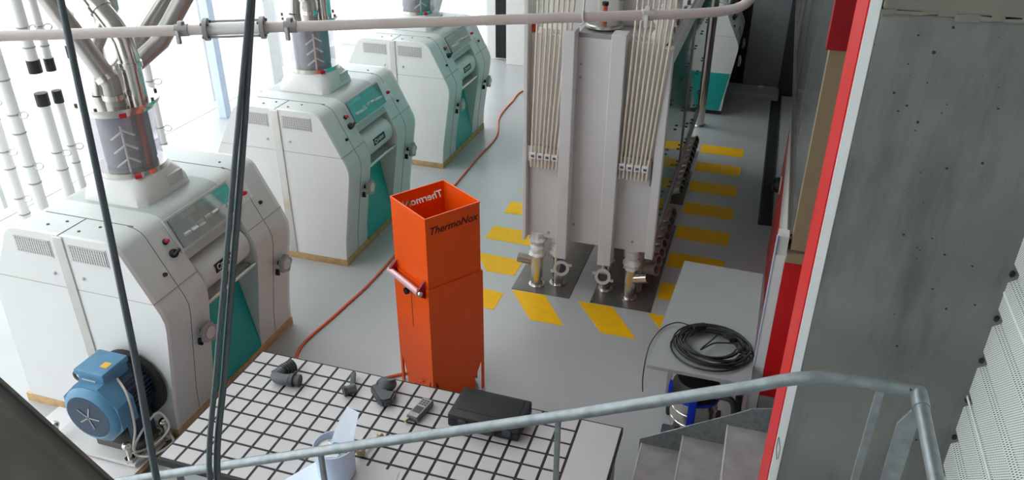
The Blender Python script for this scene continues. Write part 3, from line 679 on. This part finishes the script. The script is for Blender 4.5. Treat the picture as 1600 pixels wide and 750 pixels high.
# side with teal windows
MB().box(-.84, -.74, PY0+.06, PY1, .62, .74, .004).build('side_rail', 'couplinggrey', pu, False, True)
MB().box(-.84, -.74, PY0+.06, PY1, 2.46, 2.60, .004).build('side_rail', 'lightgrey', pu, False, True)
for i in range(2):
    y = PY0+.10+i*2.03
    wnd = MB().box(-.80, -.758, y, y+1.97, .72, 2.47, .004).build('side_window', 'tealglass', pu, False, True)
    MB().box(-.80, -.745, y+1.97, y+2.03, .70, 2.48, .004).build('window_post', 'couplinggrey', pu, False, True)
    for z in (.85, 1.05, 1.5, 2.0):
        for yy in (y+.3, y+.42, y+1.0, y+1.12, y+1.6, y+1.72): MB().lathe([(.010, 0), (.010, .012), (.006, .016)], (-.758, yy, z), (1, 0, 0), 8).build('window_knob', 'seam', wnd, world=True)
MB().box(-2.075, -2.06, PY0+.06, PY1, .62, 2.5, .003).build('teal_side', 'teal', pu, False, True)
# legs to floor at rear and under the body
for x in (-1.95, -.9):
    for y in (8.95, 10.95): MB().box(x-.04, x+.04, y-.04, y+.04, 0, .62).build('leg', 'brushed', pu, False, True)
# floor plates
plates = []
for x0, x1, y0, y1, lab in ((-2.15, -1.53, 6.79, 8.75, 'steel floor plate under the left front outlets of the purifier'), (-1.31, -.69, 6.79, 8.75, 'steel floor plate under the right front outlets of the purifier'),
                            (-2.15, -1.53, 9.35, 11.2, 'rear left steel floor plate under the purifier'), (-1.31, -.69, 9.35, 11.2, 'rear right steel floor plate under the purifier')):
    p = thing('floor_plate', lab, 'floor plate', ((x0+x1)/2, (y0+y1)/2, 0), 0, 'steel floor plates under the purifier')
    MB().box(x0, x1, y0, y1, .0, .006).build('plate', 'steelplate', p, False, True)
    sc = MB()
    for k in range(9):
        for x in (x0+.02, x1-.02): sc.lathe([(.008, 0), (.006, .005)], (x, y0+.05+(y1-y0-.1)*k/8, .006), seg=8)
    tag(sc.build('screws', 'stainless', p, world=True), kind='stuff')
# front outlets
for i, (x, y, lab, ring) in enumerate(((-1.92, 6.95, 'leftmost polished outlet pipe with plastic wrapped joint under the purifier', None), (-1.72, 7.04, 'outlet pipe with white ring flange on the left floor plate', (-1.66, 6.94, .26, (.25, -1, .25))),
                             (-1.22, 7.08, 'outlet pipe with white ring flange on the right floor plate', (-1.22, 6.94, .24, (.0, -1, .3))), (-.95, 7.0, 'rightmost front outlet pipe with side branch under the purifier', None))):
    t = thing('outlet_pipe', lab, 'pipe', (x, y, .006), 0, 'outlet pipes under the purifier')
    MB().tube([(x, y, .006), (x, y, .42)], .062, 20).build('tube', 'stainless', t, world=True)
    MB().lathe([(.062, 0), (.085, .0), (.085, .012), (.062, .014)], (x, y, .006), seg=20).build('foot_ring', 'stainless', t, world=True)
    b = MB(); pr = []
    for k in range(11): pr.append((.075+.012*math.sin(k*2.1+i)+.01*math.sin(k*1.1), .36+.028*k))
    b.lathe(pr, (x, y, 0), seg=22)
    for v in b.bm.verts: v.co += Vector((random.uniform(-.008, .008), random.uniform(-.008, .008), random.uniform(-.006, .006)))
    b.build('plastic_wrap', 'plasticwrap', t, world=True)
    if ring:
        rx, ry, rz, dr = ring; dv = Vector(dr).normalized(); o = Vector((rx, ry, rz))
        MB().tube([(x, y, rz-.02), o], .05, 16).build('branch', 'brushed', t, world=True)
        MB().lathe([(.052, 0), (.082, 0), (.082, .02), (.052, .02), (.052, 0)], o, dv, 24, False).build('ring_flange', 'lightgrey', t, world=True)
        MB().lathe([(.052, .004), (.0, .004)], o, dv, 20, False).build('cap', 'darkgrey', t, world=True)
        for sg in (-1, 1):
            q = o + Vector((.088*sg, 0, -.03*sg if i == 2 else .05*sg)); MB().obox(q+dv*.01, (.045, .02, .03), None, .006).build('flange_ear', 'lightgrey', t, world=True)
    if i == 3:
        MB().lathe([(.055, -.14), (.055, .05), (.048, .05), (.048, -.0)], (-.82, 6.98, .27), (.85, -.15, .28), 20).build('branch', 'stainless', t, world=True)
    if i == 0:
        MB().lathe([(.055, -.1), (.055, .1), (.048, .1), (.048, 0)], (-2.06, 7.05, .24), (-.9, -.1, .1), 18).build('branch', 'brushed', t, world=True)
# rows of side stubs
stub0 = None
k = 0
for y0, n_, row in ((7.17, 8, 'front row'), (9.2, 10, 'rear row')):
    for i in range(n_):
        y = y0+i*.19
        if stub0 is None:
            t = thing('outlet_stub', '', 'pipe', (-.90, y, .006), 0, 'row of outlet stubs along the purifier')
            MB().tube([(0, 0, 0), (0, 0, .60)], .055, 14).build('standpipe', 'satin', t)
            br = MB().lathe([(.056, -.13), (.056, .09), (.064, .09), (.064, .104), (.048, .104), (.048, -.02)], (.10, 0, .26), (.88, -.34, .34), 18, False).build('branch', 'satin', t)
            MB().lathe([(.0, .02), (.049, .02)], (.10, 0, .26), (.88, -.34, .34), 16, False).build('bore', 'darkgrey', t)
            stub0 = t; bpy.context.view_layer.update(); index_children()
        else: t = copy_tree(stub0); t.location = (-.90, y, .006)
        nth = ['first', 'second', 'third', 'fourth', 'fifth', 'sixth', 'seventh', 'eighth', 'ninth', 'tenth'][i]
        t['label'] = f'polished angled outlet stub, {nth} of the {row} beside the purifier'

# pole and far items
po = thing('steel_pole', 'polished steel pole standing in front of the teal-ended mill', 'pole', (-.80, 12.29, 0))
MB().tube([(-.80, 12.29, 0), (-.79, 12.3, 7.1)], .072, 20).build('tube', 'stainless', po, world=True)
MB().lathe([(.072, 0), (.11, 0), (.11, .015), (.072, .02)], (-.80, 12.29, 0)).build('foot_flange', 'stainless', po, world=True)
tr = thing('cable_tray', 'black vertical cable bundle on the far white wall', 'cable tray', (-4.86, 14.72, 0))
MB().box(-5.02, -4.75, 14.76, 14.798, .05, 7.0).build('tray', 'couplinggrey', tr, False, True)
for k in range(7): MB().tube([(-4.99+.035*k, 14.72, .05), (-4.99+.035*k+.01*math.sin(k), 14.72, 3.5), (-4.99+.035*k, 14.72, 7.0)], .0175, 8).build('cable', 'black', tr, world=True)
MB().tube([(-4.745, 14.74, .05), (-4.745, 14.74, 7)], .018, 8).build('conduit', 'couplinggrey', tr, world=True)
eb = thing('orange_switch', 'small orange switch box on the wall left of the purifier tubes', 'switch', (-2.0, 6.95, 2.62))
eb.location = ony((833, 46), 7.0)
q = eb.location
MB().obox((0, 0, 0), (.06, .05, .11), None, .008).build('box', 'orangecable', eb); MB().obox((0, -.03, .045), (.05, .02, .03), None, .004).build('button', 'buttonred', eb)
MB().tube([(-.02, 0, -.05), (-.04, 0, -.1)], .012, 8).build('lever', 'orangecable', eb)

# ============================================================ TILE TOPPED TABLE
ZT = .80; tx0, tx1, ty0, ty1 = -3.312, -.522, 2.955, 4.158
tt = thing('tile_table', 'low wide table topped with white tiles in black joints', 'table', ((tx0+tx1)/2, (ty0+ty1)/2, 0))
MB().box(tx0, tx1, ty0, ty1, ZT-.06, ZT-.004, .003).build('frame', 'joint', tt, False, True)
for x in (tx0+.06, tx1-.06, -1.9):
    for y in (ty0+.06, ty1-.06): MB().box(x-.03, x+.03, y-.03, y+.03, 0, ZT-.06).build('leg', 'couplinggrey', tt, False, True)
MB().box(tx0+.03, tx1-.03, ty0+.04, ty1-.04, .25, .28).build('shelf', 'bluegrey', tt, False, True)
P = .1317; gx = [tx0+.006]
xx = -3.185
while xx < -.69: gx.append(xx); xx += P*1.0
gy = [ty1-.006-P*i for i in range(10)]
shared = {}
gap = .0092
for i in range(len(gx)-1):
    for jn in range(9):
        wx = round(gx[i+1]-gx[i]-2*gap, 4); wy = round(P-2*gap, 4); key = wx
        if key not in shared:
            shared[key] = MB().box(-wx/2, wx/2, -wy/2, wy/2, -.006, .002, .0015).build('tile', 'tile', tt, False); ob = shared[key]
        else:
            ob = bpy.data.objects.new('tile', shared[key].data); COL.objects.link(ob); ob.parent = tt
        ob.location = (gx[i]+P*0+gap+wx/2-tt.location.x, gy[jn]-P/2-tt.location.y, ZT-.002-tt.location.z)
MB().box(gx[-1]+gap, tx1-.012, gy[-1]+gap, gy[0]-gap, ZT-.008, ZT).build('edge_tile', 'tile', tt, False, True)
ZI = ZT+.001
# small things on the table
def at_t(p, z=ZT): v = onz(p, z); return Vector((v.x, v.y, ZI))
v = at_t((450, 592)); t = thing('pipe_elbow', 'grey threaded plastic elbow fitting at the left of the tiled table', 'pipe fitting', v, .2)
MB().tube(smoothpath([(-.055, -.02, .035), (-.03, -.045, .035), (.03, -.05, .035)], 5), .03, 14).build('elbow_body', 'plasticgrey', t)
MB().tube([(-.06, -.025, .036), (.01, .075, .04)], .03, 14).build('arm', 'plasticgrey', t)
for k in range(6): f = .45+.1*k; MB().lathe([(.031, -.004), (.036, -.004), (.036, .004), (.031, .004)], Vector((-.06, -.025, .036)).lerp(Vector((.01, .075, .04)), f), (.07, .10, .004), 14).build('thread', 'darkplastic', t)
MB().lathe([(.028, 0), (.036, .0), (.036, .02), (.024, .02), (.024, .04), (.034, .04), (.034, .055), (.02, .055)], (.035, -.05, .036), (1, -.05, 0), 14).build('nipple', 'darkplastic', t)
v = at_t((553, 612)); t = thing('angled_spanner', 'dark angled key with socket end left of the fins on the tiled table', 'tool', v, 0)
MB().obox((-.035, .06, .022), (.03, .13, .018), Matrix.Rotation(.42, 3, 'Z') @ Matrix.Rotation(.1, 3, 'X'), .004).build('arm', 'darkplastic', t)
MB().tube([(.01, .005, .028), (-.035, -.045, .028)], .026, 12).build('socket', 'plasticgrey', t)
MB().lathe([(.027, 0), (.03, 0), (.03, .018), (.016, .018)], (-.025, -.035, .028), (-.67, -.74, 0), 12).build('socket_rim', 'darkplastic', t)
v = at_t((600, 620)); t = thing('clamp_lever', 'dark rounded clamp lever lying left of the meter on the tiled table', 'tool', v, .15)
MB().ball((.0, .055, .045), .052, (1.15, 1.15, .6), 3).build('grip', 'darkplastic', t)
MB().tube([(-.05, .05, .055), (.05, .062, .082)], .006, 6).build('grip_ridge', 'plasticgrey', t)
m = MB().prism([(-.085, .02), (-.06, .05), (.03, .0), (.075, .0), (.07, -.075), (.03, -.10), (.0, -.09)], 'z', .004, .055); bmesh.ops.bevel(m.bm, geom=m.bm.edges[:], offset=.01, segments=2, affect='EDGES'); m.build('body', 'darkplastic', t)
v = at_t((657, 645)); t = thing('hand_meter', 'grey handheld meter with keypad beside the black case', 'meter', v, -.17)
MB().obox((0, 0, .022), (.085, .20, .04), None, .01).build('casing', 'plasticgrey', t)
MB().obox((0, 0, .044), (.072, .185, .006), None, .002).build('face_plate', 'meterface', t, False)
MB().obox((0, -.025, .048), (.055, .06, .004)).build('screen', 'darkplastic', t, False)
for i in range(3):
    for k in range(3): MB().obox((-.02+.02*i, .03+.02*k, .049), (.012, .01, .005), None, .001).build('key', 'seam', t, False)
MB().tube([(-.025, -.1, .02), (-.028, -.135, .018)], .011, 10).build('probe_tip', 'brass', t)
cA, cB, cC, cD = [onz(p, .9) for p in ((721, 602), (830, 622), (816, 676), (698, 655))]
cc = (cA+cB+cC+cD)/4; ca = math.atan2((cB-cA).y, (cB-cA).x)
t = thing('tool_case', 'black plastic tool case lying on the tiled table', 'case', (cc.x, cc.y, ZI), -.02)
MB().obox((0, 0, .035), (.50, .31, .06), None, .014).build('lower_shell', 'caseblack', t)
MB().obox((0, 0, .085), (.50, .31, .044), None, .016).build('lid', 'caseblack', t)
MB().obox((0, .02, .108), (.42, .21, .006), None, .003).build('lid_panel', 'rubber', t)
for x in (-.14, .17): MB().obox((x, -.157, .06), (.06, .016, .05), None, .004).build('latch', 'darkplastic', t)
MB().tube(smoothpath([(-.06, -.15, .06), (-.06, -.19, .06), (-.03, -.2, .06), (.06, -.2, .06), (.09, -.19, .06), (.09, -.15, .06)], 3), .011, 8).build('handle', 'caseblack', t)
for x in (-.17, .15): MB().obox((x, .156, .066), (.07, .014, .03), None, .003).build('hinge', 'darkplastic', t)
v = at_t((527, 742)); jx, jy = v.x, v.y
sheets = ((( -.20, -.16), (.10, -.20), (.14, .02), (-.10, .10)), ((.02, -.2), (.36, -.16), (.34, .16), (.0, .14)))
tag(MB().solid([(jx-.30, jy-.16, ZI), (jx+.02, jy-.22, ZI), (jx+.06, jy+.10, ZI), (jx-.14, jy+.14, ZI)], (0, 0, .002)).build('paper_sheet', 'paper', smooth=False, loc=(jx-.1, jy-.05, ZI)), 'white paper sheet left of the jug on the tiled table', 'paper')
tag(MB().solid([(jx+.03, jy-.20, ZI), (jx+.40, jy-.15, ZI), (jx+.36, jy+.14, ZI), (jx+.07, jy+.12, ZI)], (0, 0, .002)).build('paper_sheet', 'tile', smooth=False, loc=(jx+.2, jy-.05, ZI)), 'creamy paper sheet right of the jug on the tiled table', 'paper')
t = thing('jug', 'pale blue plastic jug with folded paper and wrap', 'jug', (jx-.01, jy+.02, ZI+.002))
MB().lathe([(.10, 0), (.115, .006), (.122, .2), (.128, .23), (.122, .23), (.112, .2), (.105, .012), (0, .012)], (0, 0, 0), seg=32).build('vessel', 'bluegrey', t)
b = MB().ball((-.02, 0, .17), .10, (1, 1, .35), 3)
for q in b.bm.verts: q.co += Vector((random.uniform(-.012, .012),)*1+(random.uniform(-.012, .012), random.uniform(-.012, .012)))
b.build('crumpled_wrap', 'plasticwrap', t)
MB().box(-.02, .06, -.04, .04, .17, .215, .005).build('blue_lid', 'teal', t, False)
t2 = tag(MB().solid([(-.035, .01, .2), (.10, .03, .19), (.085, .19, .34), (-.0, .20, .36), (-.03, .1, .28)], (0, .004, .006)).build('folded_paper', 'paper', smooth=False), 'stiff folded bluish paper standing in the jug', 'paper'); t2.location = (jx-.01, jy+.02, ZI)
v = at_t((578, 702)); t = thing('brass_fitting', 'small brass T-shaped screw fitting right of the jug', 'fitting', v, .3)
MB().tube([(-.03, -.035, .02), (.0, .03, .02), (.04, .065, .02)], .009, 8).build('stem', 'brass', t)
MB().lathe([(.018, 0), (.018, .02), (.01, .024)], (.035, .06, .02), (.6, .6, 0), 10).build('knob', 'brass', t); MB().lathe([(.02, 0), (.02, .02), (.01, .024)], (-.03, -.035, .021), (-.3, -.8, 0), 10).build('knob', 'brass', t)

for nm_, k_ in (('pipe_elbow', 1.35), ('angled_spanner', 1.25), ('clamp_lever', 1.25), ('hand_meter', 1.05), ('brass_fitting', 1.35)): bpy.data.objects[nm_].scale = (k_,)*3
# ============================================================ GREY BENCH, COIL, VACUUM
gb = thing('bench', 'plain grey bench standing against the red control room wall', 'bench', (-.1, 5.8, 0))
MB().solid([(-.487, 4.95, .72), (.275, 4.95, .72), (.295, 6.60, .72), (-.41, 6.62, .72)], (0, 0, .03)).build('worktop', 'tabletop', gb, False, True)
MB().solid([(-.36, 5.30, .66), (.22, 5.30, .66), (.22, 6.5, .66), (-.33, 6.5, .66)], (0, 0, .06)).build('apron', 'couplinggrey', gb, False, True)
for x, y in ((-.34, 5.45), (.24, 5.45), (.25, 6.45), (-.32, 6.45)): MB().box(x-.02, x+.02, y-.02, y+.02, 0, .72).build('leg', 'couplinggrey', gb, False, True)
cl = thing('cable_coil', 'loose coil of black cable heaped on the grey bench', 'cable', (-.04, 5.30, .752))
pts = []; N = 13
for i in range(N*28):
    a = 2*math.pi*i/28; k = int(i/28); rr = 1.06-.022*k+.09*math.sin(a*.37+k)+.05*math.sin(a*1.13)
    pts.append((.27*rr*math.cos(a)+.03*math.sin(k*2.1), .245*rr*math.sin(a)+.03*math.cos(k*1.7), .012+.004*k+.006*math.sin(a*.7)))
MB().tube(pts, .0075, 6).build('loops', 'cableblack', cl)
MB().tube(smoothpath([(.2, .05, .06), (.02, .02, .05), (-.08, -.1, .05), (.03, .18, .05), (-.2, .12, .05)], 6), .0065, 6).build('inner_strand', 'cableblack', cl)
MB().tube(smoothpath([(-.2, .2, .05), (-.30, .24, .03), (-.40, .16, .012), (-.46, -.05, .01), (-.475, -.2, -.03), (-.48, -.25, -.2), (-.47, -.25, -.34)], 6), .005, 6).build('loose_end', 'cableblack', cl)
MB().obox((-.12, .17, .075), (.10, .05, .04), Matrix.Rotation(.5, 3, 'Z'), .008).build('plug', 'black', cl); MB().obox((.13, .1, .075), (.05, .09, .04), Matrix.Rotation(.4, 3, 'Z'), .008).build('socket', 'black', cl)
vc = thing('vacuum_cleaner', 'steel drum vacuum cleaner with blue band under the grey bench', 'vacuum cleaner', (-.11, 5.16, 0))
MB().lathe([(.17, .10), (.178, .12), (.178, .2), (.183, .205), (.178, .21), (.178, .30), (.183, .305), (.178, .31), (.178, .42), (.185, .43)], (0, 0, 0), seg=32).build('drum', 'stainless', vc)
MB().lathe([(.185, .43), (.19, .45), (.185, .50), (.15, .56), (.0, .58)], (0, 0, 0), seg=28).build('motor_head', 'black', vc)
MB().lathe([(.187, .415), (.192, .415), (.192, .44), (.187, .44)], (0, 0, 0), seg=32).build('rim_band', 'blue', vc)
MB().box(-.035, .025, -.205, -.18, .1, .56, .006).build('blue_strap', 'blue', vc)
MB().box(-.21, -.17, -.06, .02, .38, .48, .006).build('clip', 'blue', vc)
for k, (x, y) in enumerate(((-.17, -.15), (.17, -.15), (.17, .15), (-.17, .15))):
    c = MB().box(x-.05, x+.05, y-.05, y+.05, .06, .13, .015).build('caster_foot', 'darkplastic', vc); MB().lathe([(.035, -.02), (.038, -.01), (.038, .01), (.035, .02)], (x*1.15, y*1.15, .038), (1, .4, 0), 16).build('wheel', 'black', c)
MB().tube(smoothpath([(.15, -.1, .5), (.27, -.12, .5), (.31, -.1, .35), (.29, -.08, .14), (.35, .0, .05), (.33, .15, .35)], 6), .026, 12).build('hose', 'darkgrey', vc)

# ============================================================ SHORT STEEL STAIR
st = thing('steel_steps', 'short galvanised chequer plate steps beside the red wall', 'steps', (0, 4.2, 0))
ysf = 4.70; yn = 3.55
for k, (x, z) in enumerate(((-.444, .20), (-.147, .355), (.153, .545))):
    xe = (-.13, .17, .47)[k]
    tr_ = MB().box(x, xe, yn, ysf, z-.012, z).build('tread', 'chequer', st, False, True)
    MB().box(x-.004, x+.006, yn, ysf, z-.05, z+.003).build('nosing', 'lightgrey', tr_, False, True)
MB().box(.45, 1.2, yn, ysf, .70, .72).build('landing', 'chequer', st, False, True)
for y in (ysf, yn-.012):
    MB().prism([(-.46, .0), (-.46, .235), (-.44, .25), (.2, .66), (.30, .73), (.45, .77), (1.2, .77), (1.2, .55), (.3, .42), (-.2, 0)], 'y', y, y+.012).build('stringer', 'galv', st, False, True)
for x in (.6, 1.15):
    for y in (yn+.05, ysf-.05): MB().box(x-.02, x+.02, y-.02, y+.02, 0, .70).build('leg', 'galv', st, False, True)

# ============================================================ RAILING ON THE UPPER STAIR
rl = thing('stair_railing', 'galvanised tube handrail with balusters crossing the foreground', 'railing', (0, 2.2, 1.4))
zr = 2.925
hp = [(-3.2, 2.2, 1.295)] + [(-2.27, 2.2, 1.725), (-1.24, 2.2, 2.2), (-.45, 2.2, 2.557)] + smoothpath([(-.05, 2.2, 2.745), (.12, 2.2, 2.825), (.24, 2.2, 2.885), (.34, 2.2, 2.917), (.44, 2.2, zr)], 4) + [(.603, 2.2, zr+.002)]
MB().tube(hp, .0212, 18).build('handrail', 'galv', rl, world=True)
MB().tube([(.603, 2.2, zr), (.605, .4, zr+.01)], .0212, 18).build('handrail_return', 'galv', rl, world=True)
co = MB().ball((.603, 2.2, zr), .024).build('corner_joint', 'galv', rl, world=True)
MB().lathe([(.0212, 0), (.0245, 0), (.0245, .07), (.0212, .07)], (.603, 2.19, zr), (0, -1, 0), 18).build('joint_sleeve', 'galv', co, world=True)
MB().lathe([(.0045, 0), (.0045, .002)], (.575, 2.185, zr+.014), (-.3, -.75, .6), 10).build('screw', 'black', co, world=True)
def hz(x): 
    for a, b in zip(hp, hp[1:]):
        if a[0] <= x <= b[0]: return a[2]+(b[2]-a[2])*(x-a[0])/(b[0]-a[0])
for x in (-2.6, -1.55, -.515): MB().box(x-.010, x+.010, 2.19, 2.21, hz(x)-.95, hz(x)-.012, .003).build('baluster', 'galv', rl, False, True)
MB().box(.487, .511, 2.19, 2.21, 1.95, zr-.012, .003).build('baluster', 'galv', rl, False, True)
for y in (1.55, .8): MB().box(.593, .615, y-.01, y+.01, 1.95, zr-.012, .003).build('baluster', 'galv', rl, False, True)
MB().prism([(.560, 1.95), (.557, 2.835), (.585, 2.895), (.612, 2.895), (.612, 1.95)], 'y', 2.140, 2.150).build('gusset_plate', 'galv', rl, False, True)
sg = thing('stair_flight', 'galvanised upper stair stringer and landing under the railing', 'stairs', (0, 2.0, 1.0))
MB().prism([(-3.2, .40), (-3.2, .62), (.08, 2.11), (.18, 2.19), (.30, 2.235), (.62, 2.235), (.62, 1.95), (.2, 1.95)], 'y', 2.155, 2.167).build('stringer', 'galv', sg, False, True)
MB().box(.2, .62, .3, 2.155, 2.0, 2.02).build('landing', 'chequer', sg, False, True)
for k in range(10): MB().box(.2-.28*(k+1)-.02, .2-.28*k, 1.2, 2.155, 1.86-.145*k, 1.872-.145*k).build('tread', 'chequer', sg, False, True)
MB().prism([(-3.2, .40), (-3.2, .62), (.08, 2.11), (.18, 2.19), (.30, 2.235), (.62, 2.235), (.62, 1.95), (.2, 1.95)], 'y', 1.19, 1.2).build('stringer', 'galv', sg, False, True)

# ============================================================ OVERHEAD PIPE
op = thing('overhead_pipe', 'off-white conveying pipe crossing the top of the view', 'pipe', deep((600, 35), 4.45))
A = deep((-900, 86), 4.15); B = deep((1085, 21), 4.72); dv = (B-A).normalized()
e1 = deep((1125, 18), 4.74); upv = Vector((.05, .05, 1)).normalized()
el = smoothpath([B, e1, deep((1158, 10), 4.75), deep((1176, -8), 4.75), deep((1182, -40), 4.75)], 5)
T = lambda q, r, seg=18: MB().tube(q, r, seg)
f0 = (deep((320, 43), 4.45)-A).length/(B-A).length; f1 = (deep((408, 38), 4.47)-A).length/(B-A).length
PA, PB = A.lerp(B, f0), A.lerp(B, f1)
T([A, PA], .029).build('pipe_run', 'pipepaint', op, world=True)
T([PB] + el + [deep((1180, -40), 4.75)+Vector((0, 0, 3.2))], .029).build('pipe_run', 'pipepaint', op, world=True)
sg_ = T([PA, PB], .034).build('sight_tube', 'pvc', op, world=True)
for q in (PA, PB):
    fl = MB().lathe([(.03, -.012), (.062, -.012), (.062, .012), (.03, .012)], q, dv, 20).build('flange', 'couplinggrey', op, world=True)
    for k in range(4):
        a, b = frame(dv); an = math.pi/4+k*math.pi/2
        MB().lathe([(.008, -.022), (.008, .022)], q+(a*math.cos(an)+b*math.sin(an))*.05, dv, 8).build('bolt', 'seam', fl, world=True)
a, b = frame(dv)
for an in (math.pi/4, 5*math.pi/4): T([PA+(a*math.cos(an)+b*math.sin(an))*.05, PB+(a*math.cos(an)+b*math.sin(an))*.05], .007, 8).build('tie_rod', 'couplinggrey', op, world=True)
for pxx, m_ in ((282, 'couplinggrey'), (450, 'couplinggrey'), (1030, 'lightgrey')):
    q = A.lerp(B, ((deep((pxx, 40), 4.45)-A).length/(B-A).length))
    c = MB().lathe([(.029, -.035), (.034, -.035), (.034, .035), (.029, .035)], q, dv, 18).build('clamp', m_, op, world=True)
    MB().obox(q+Vector((0, 0, .035))-dv*.0, (.03, .03, .03), None, .004).build('clamp_lug', m_, c, world=True); MB().obox(q+Vector((0, -.04, -.03)), (.022, .02, .075), None, .003).build('clamp_strap', m_, c, world=True)
q = A.lerp(B, ((deep((916, 28), 4.65)-A).length/(B-A).length))
MB().tube(smoothpath([q+Vector((-.01, 0, 3.5)), q+Vector((-.01, 0, .4)), q+Vector((-.01, -.034, .03)), q+Vector((.0, -.034, -.02)), q+Vector((-.03, -.02, -.045))], 4), .006, 8).build('hanger_hook', 'lightgrey', op, world=True)

# ============================================================ HANGING CABLES
def hang(pxs, dep, r, lab, m='cable', n=8):
    P_ = [deep(p, dep) for p in pxs]
    t0 = P_[0]; dv_ = (P_[0]-P_[1]); dv_ /= dv_.z; P_ = [t0+dv_*(ZC-t0.z)*.7+Vector((0, 0, (ZC-t0.z)*.3)), t0+dv_*1.2] + P_
    l_ = P_[-1]; P_ += [Vector((l_.x+.1, l_.y-.12, l_.z-.4)), Vector((l_.x+.12, l_.y-.15, l_.z-1.6))]
    return tag(MB().tube(smoothpath(P_, n), r, 10).build('hanging_cable', m, loc=P_[-1]), lab, 'cable', 'grey cables hanging in the foreground')
hang([(95, 0), (118, 110), (150, 260), (185, 430), (215, 580), (245, 750)], 2.8, .0125, 'single grey cable hanging at the far left of the foreground')
hang([(390, 0), (379, 120), (366, 260), (351, 430), (338, 580), (328, 750)], 2.6, .0095, 'left strand of the twin grey cables hanging in the foreground')
hang([(394, 0), (387, 120), (377, 260), (363, 430), (351, 580), (340, 750)], 2.62, .0115, 'right strand of the twin grey cables hanging in the foreground')

# ============================================================ WHITE PIPES BY THE FACADE
def vpipe(p, x, r, z0, z1, cap, lab, lean=0):
    q = onx(p, x); t = thing('riser_pipe', lab, 'pipe', (q.x, q.y, z0), 0, 'white pipes by the glazing')
    MB().tube([(q.x, q.y, z0), (q.x, q.y, z1)], r, 16).build('tube', 'pvc', t, world=True)
    if cap == 'low': MB().lathe([(r+.008, 0), (r+.008, .12), (0, .125)], (q.x, q.y, z0-.02), seg=16).build('end_cap', 'black', t, world=True)
    if cap == 'top': MB().lathe([(r+.008, 0), (r+.008, .12), (0, .125)], (q.x, q.y, z1-.1), seg=16).build('end_cap', 'black', t, world=True)
    z = z0+.3 if cap != 'low' else z0+.22
    n_ = 0
    while z < min(z1, 3.4)-.25 and n_ < 9:
        MB().lathe([(r, -.006), (r+.006, -.006), (r+.006, .006), (r, .006)], (q.x, q.y, z), seg=16).build('coupling_ring', 'couplinggrey', t, world=True)
        if n_ % 2: 
            MB().tube(arc((q.x+r+.06, q.y, z), .05, 0, 2*math.pi, 12, (1, 0, 0), (0, .35, .5)), .007, 6).build('bracket', 'lightgrey', t, world=True)
        z += .32 if n_ % 2 else .18; n_ += 1
    return t
vpipe((25, 190), -6.4, .055, 0, 7.1, None, 'leftmost tall white pipe running full height by the glazing')
vpipe((56, 112), -6.4, .052, 2.28, 7.1, 'low', 'white pipe hanging from above with a large black end cap')
vpipe((80, 108), -6.4, .038, 2.25, 7.1, 'low', 'slimmer white pipe hanging from above with a black end cap')
vpipe((67, 158), -6.4, .052, 0, 2.05, 'top', 'white pipe rising from the floor with a large black cap')
vpipe((91, 153), -6.4, .038, 0, 2.02, 'top', 'slimmer white pipe rising from the floor with a black cap')
vpipe((5, 230), -6.9, .05, 0, 7.1, None, 'white pipe behind the leftmost tall pipe by the glazing')
vpipe((113, 90), -6.4, .034, 2.3, 7.1, 'low', 'thin white pipe hanging behind the single foreground cable')
vpipe((228, 100), -5.9, .038, 0, 2.4, 'top', 'white capped pipe just right of the nearest mill inlet')
vpipe((335, 22), -7.2, .045, 2.2, 7.1, 'low', 'white capped pipe hanging left of the pale facade column')
vpipe((405, 20), -7.2, .045, 2.2, 7.1, 'low', 'white capped pipe hanging right of the twin cables')

# ============================================================ DARK INCLINED BEAM, LOWER LEFT
p0 = deep((-1100, -370), 2.2); p1 = deep((330, 915), 2.2); d = (p1-p0).normalized(); side = (ROT @ Vector((-.67, -.74, 0))).normalized(); nn = d.cross(side).normalized(); side = nn.cross(d)
if side.z > 0: side = -side
q = [p0, p1, p1+side*.30, p0+side*.30]
dbm = thing('inclined_beam', 'dark weathered steel beam slanting across the lower left corner', 'beam', p1)
MB().solid(q, nn*.05).build('web', 'darkbeam', dbm, False, True)
lip = [p0, p1, p1+side*.02, p0+side*.02]
MB().solid([v_-nn*.02 for v_ in lip], nn*.09).build('flange', 'darkbeam', dbm, False, True)
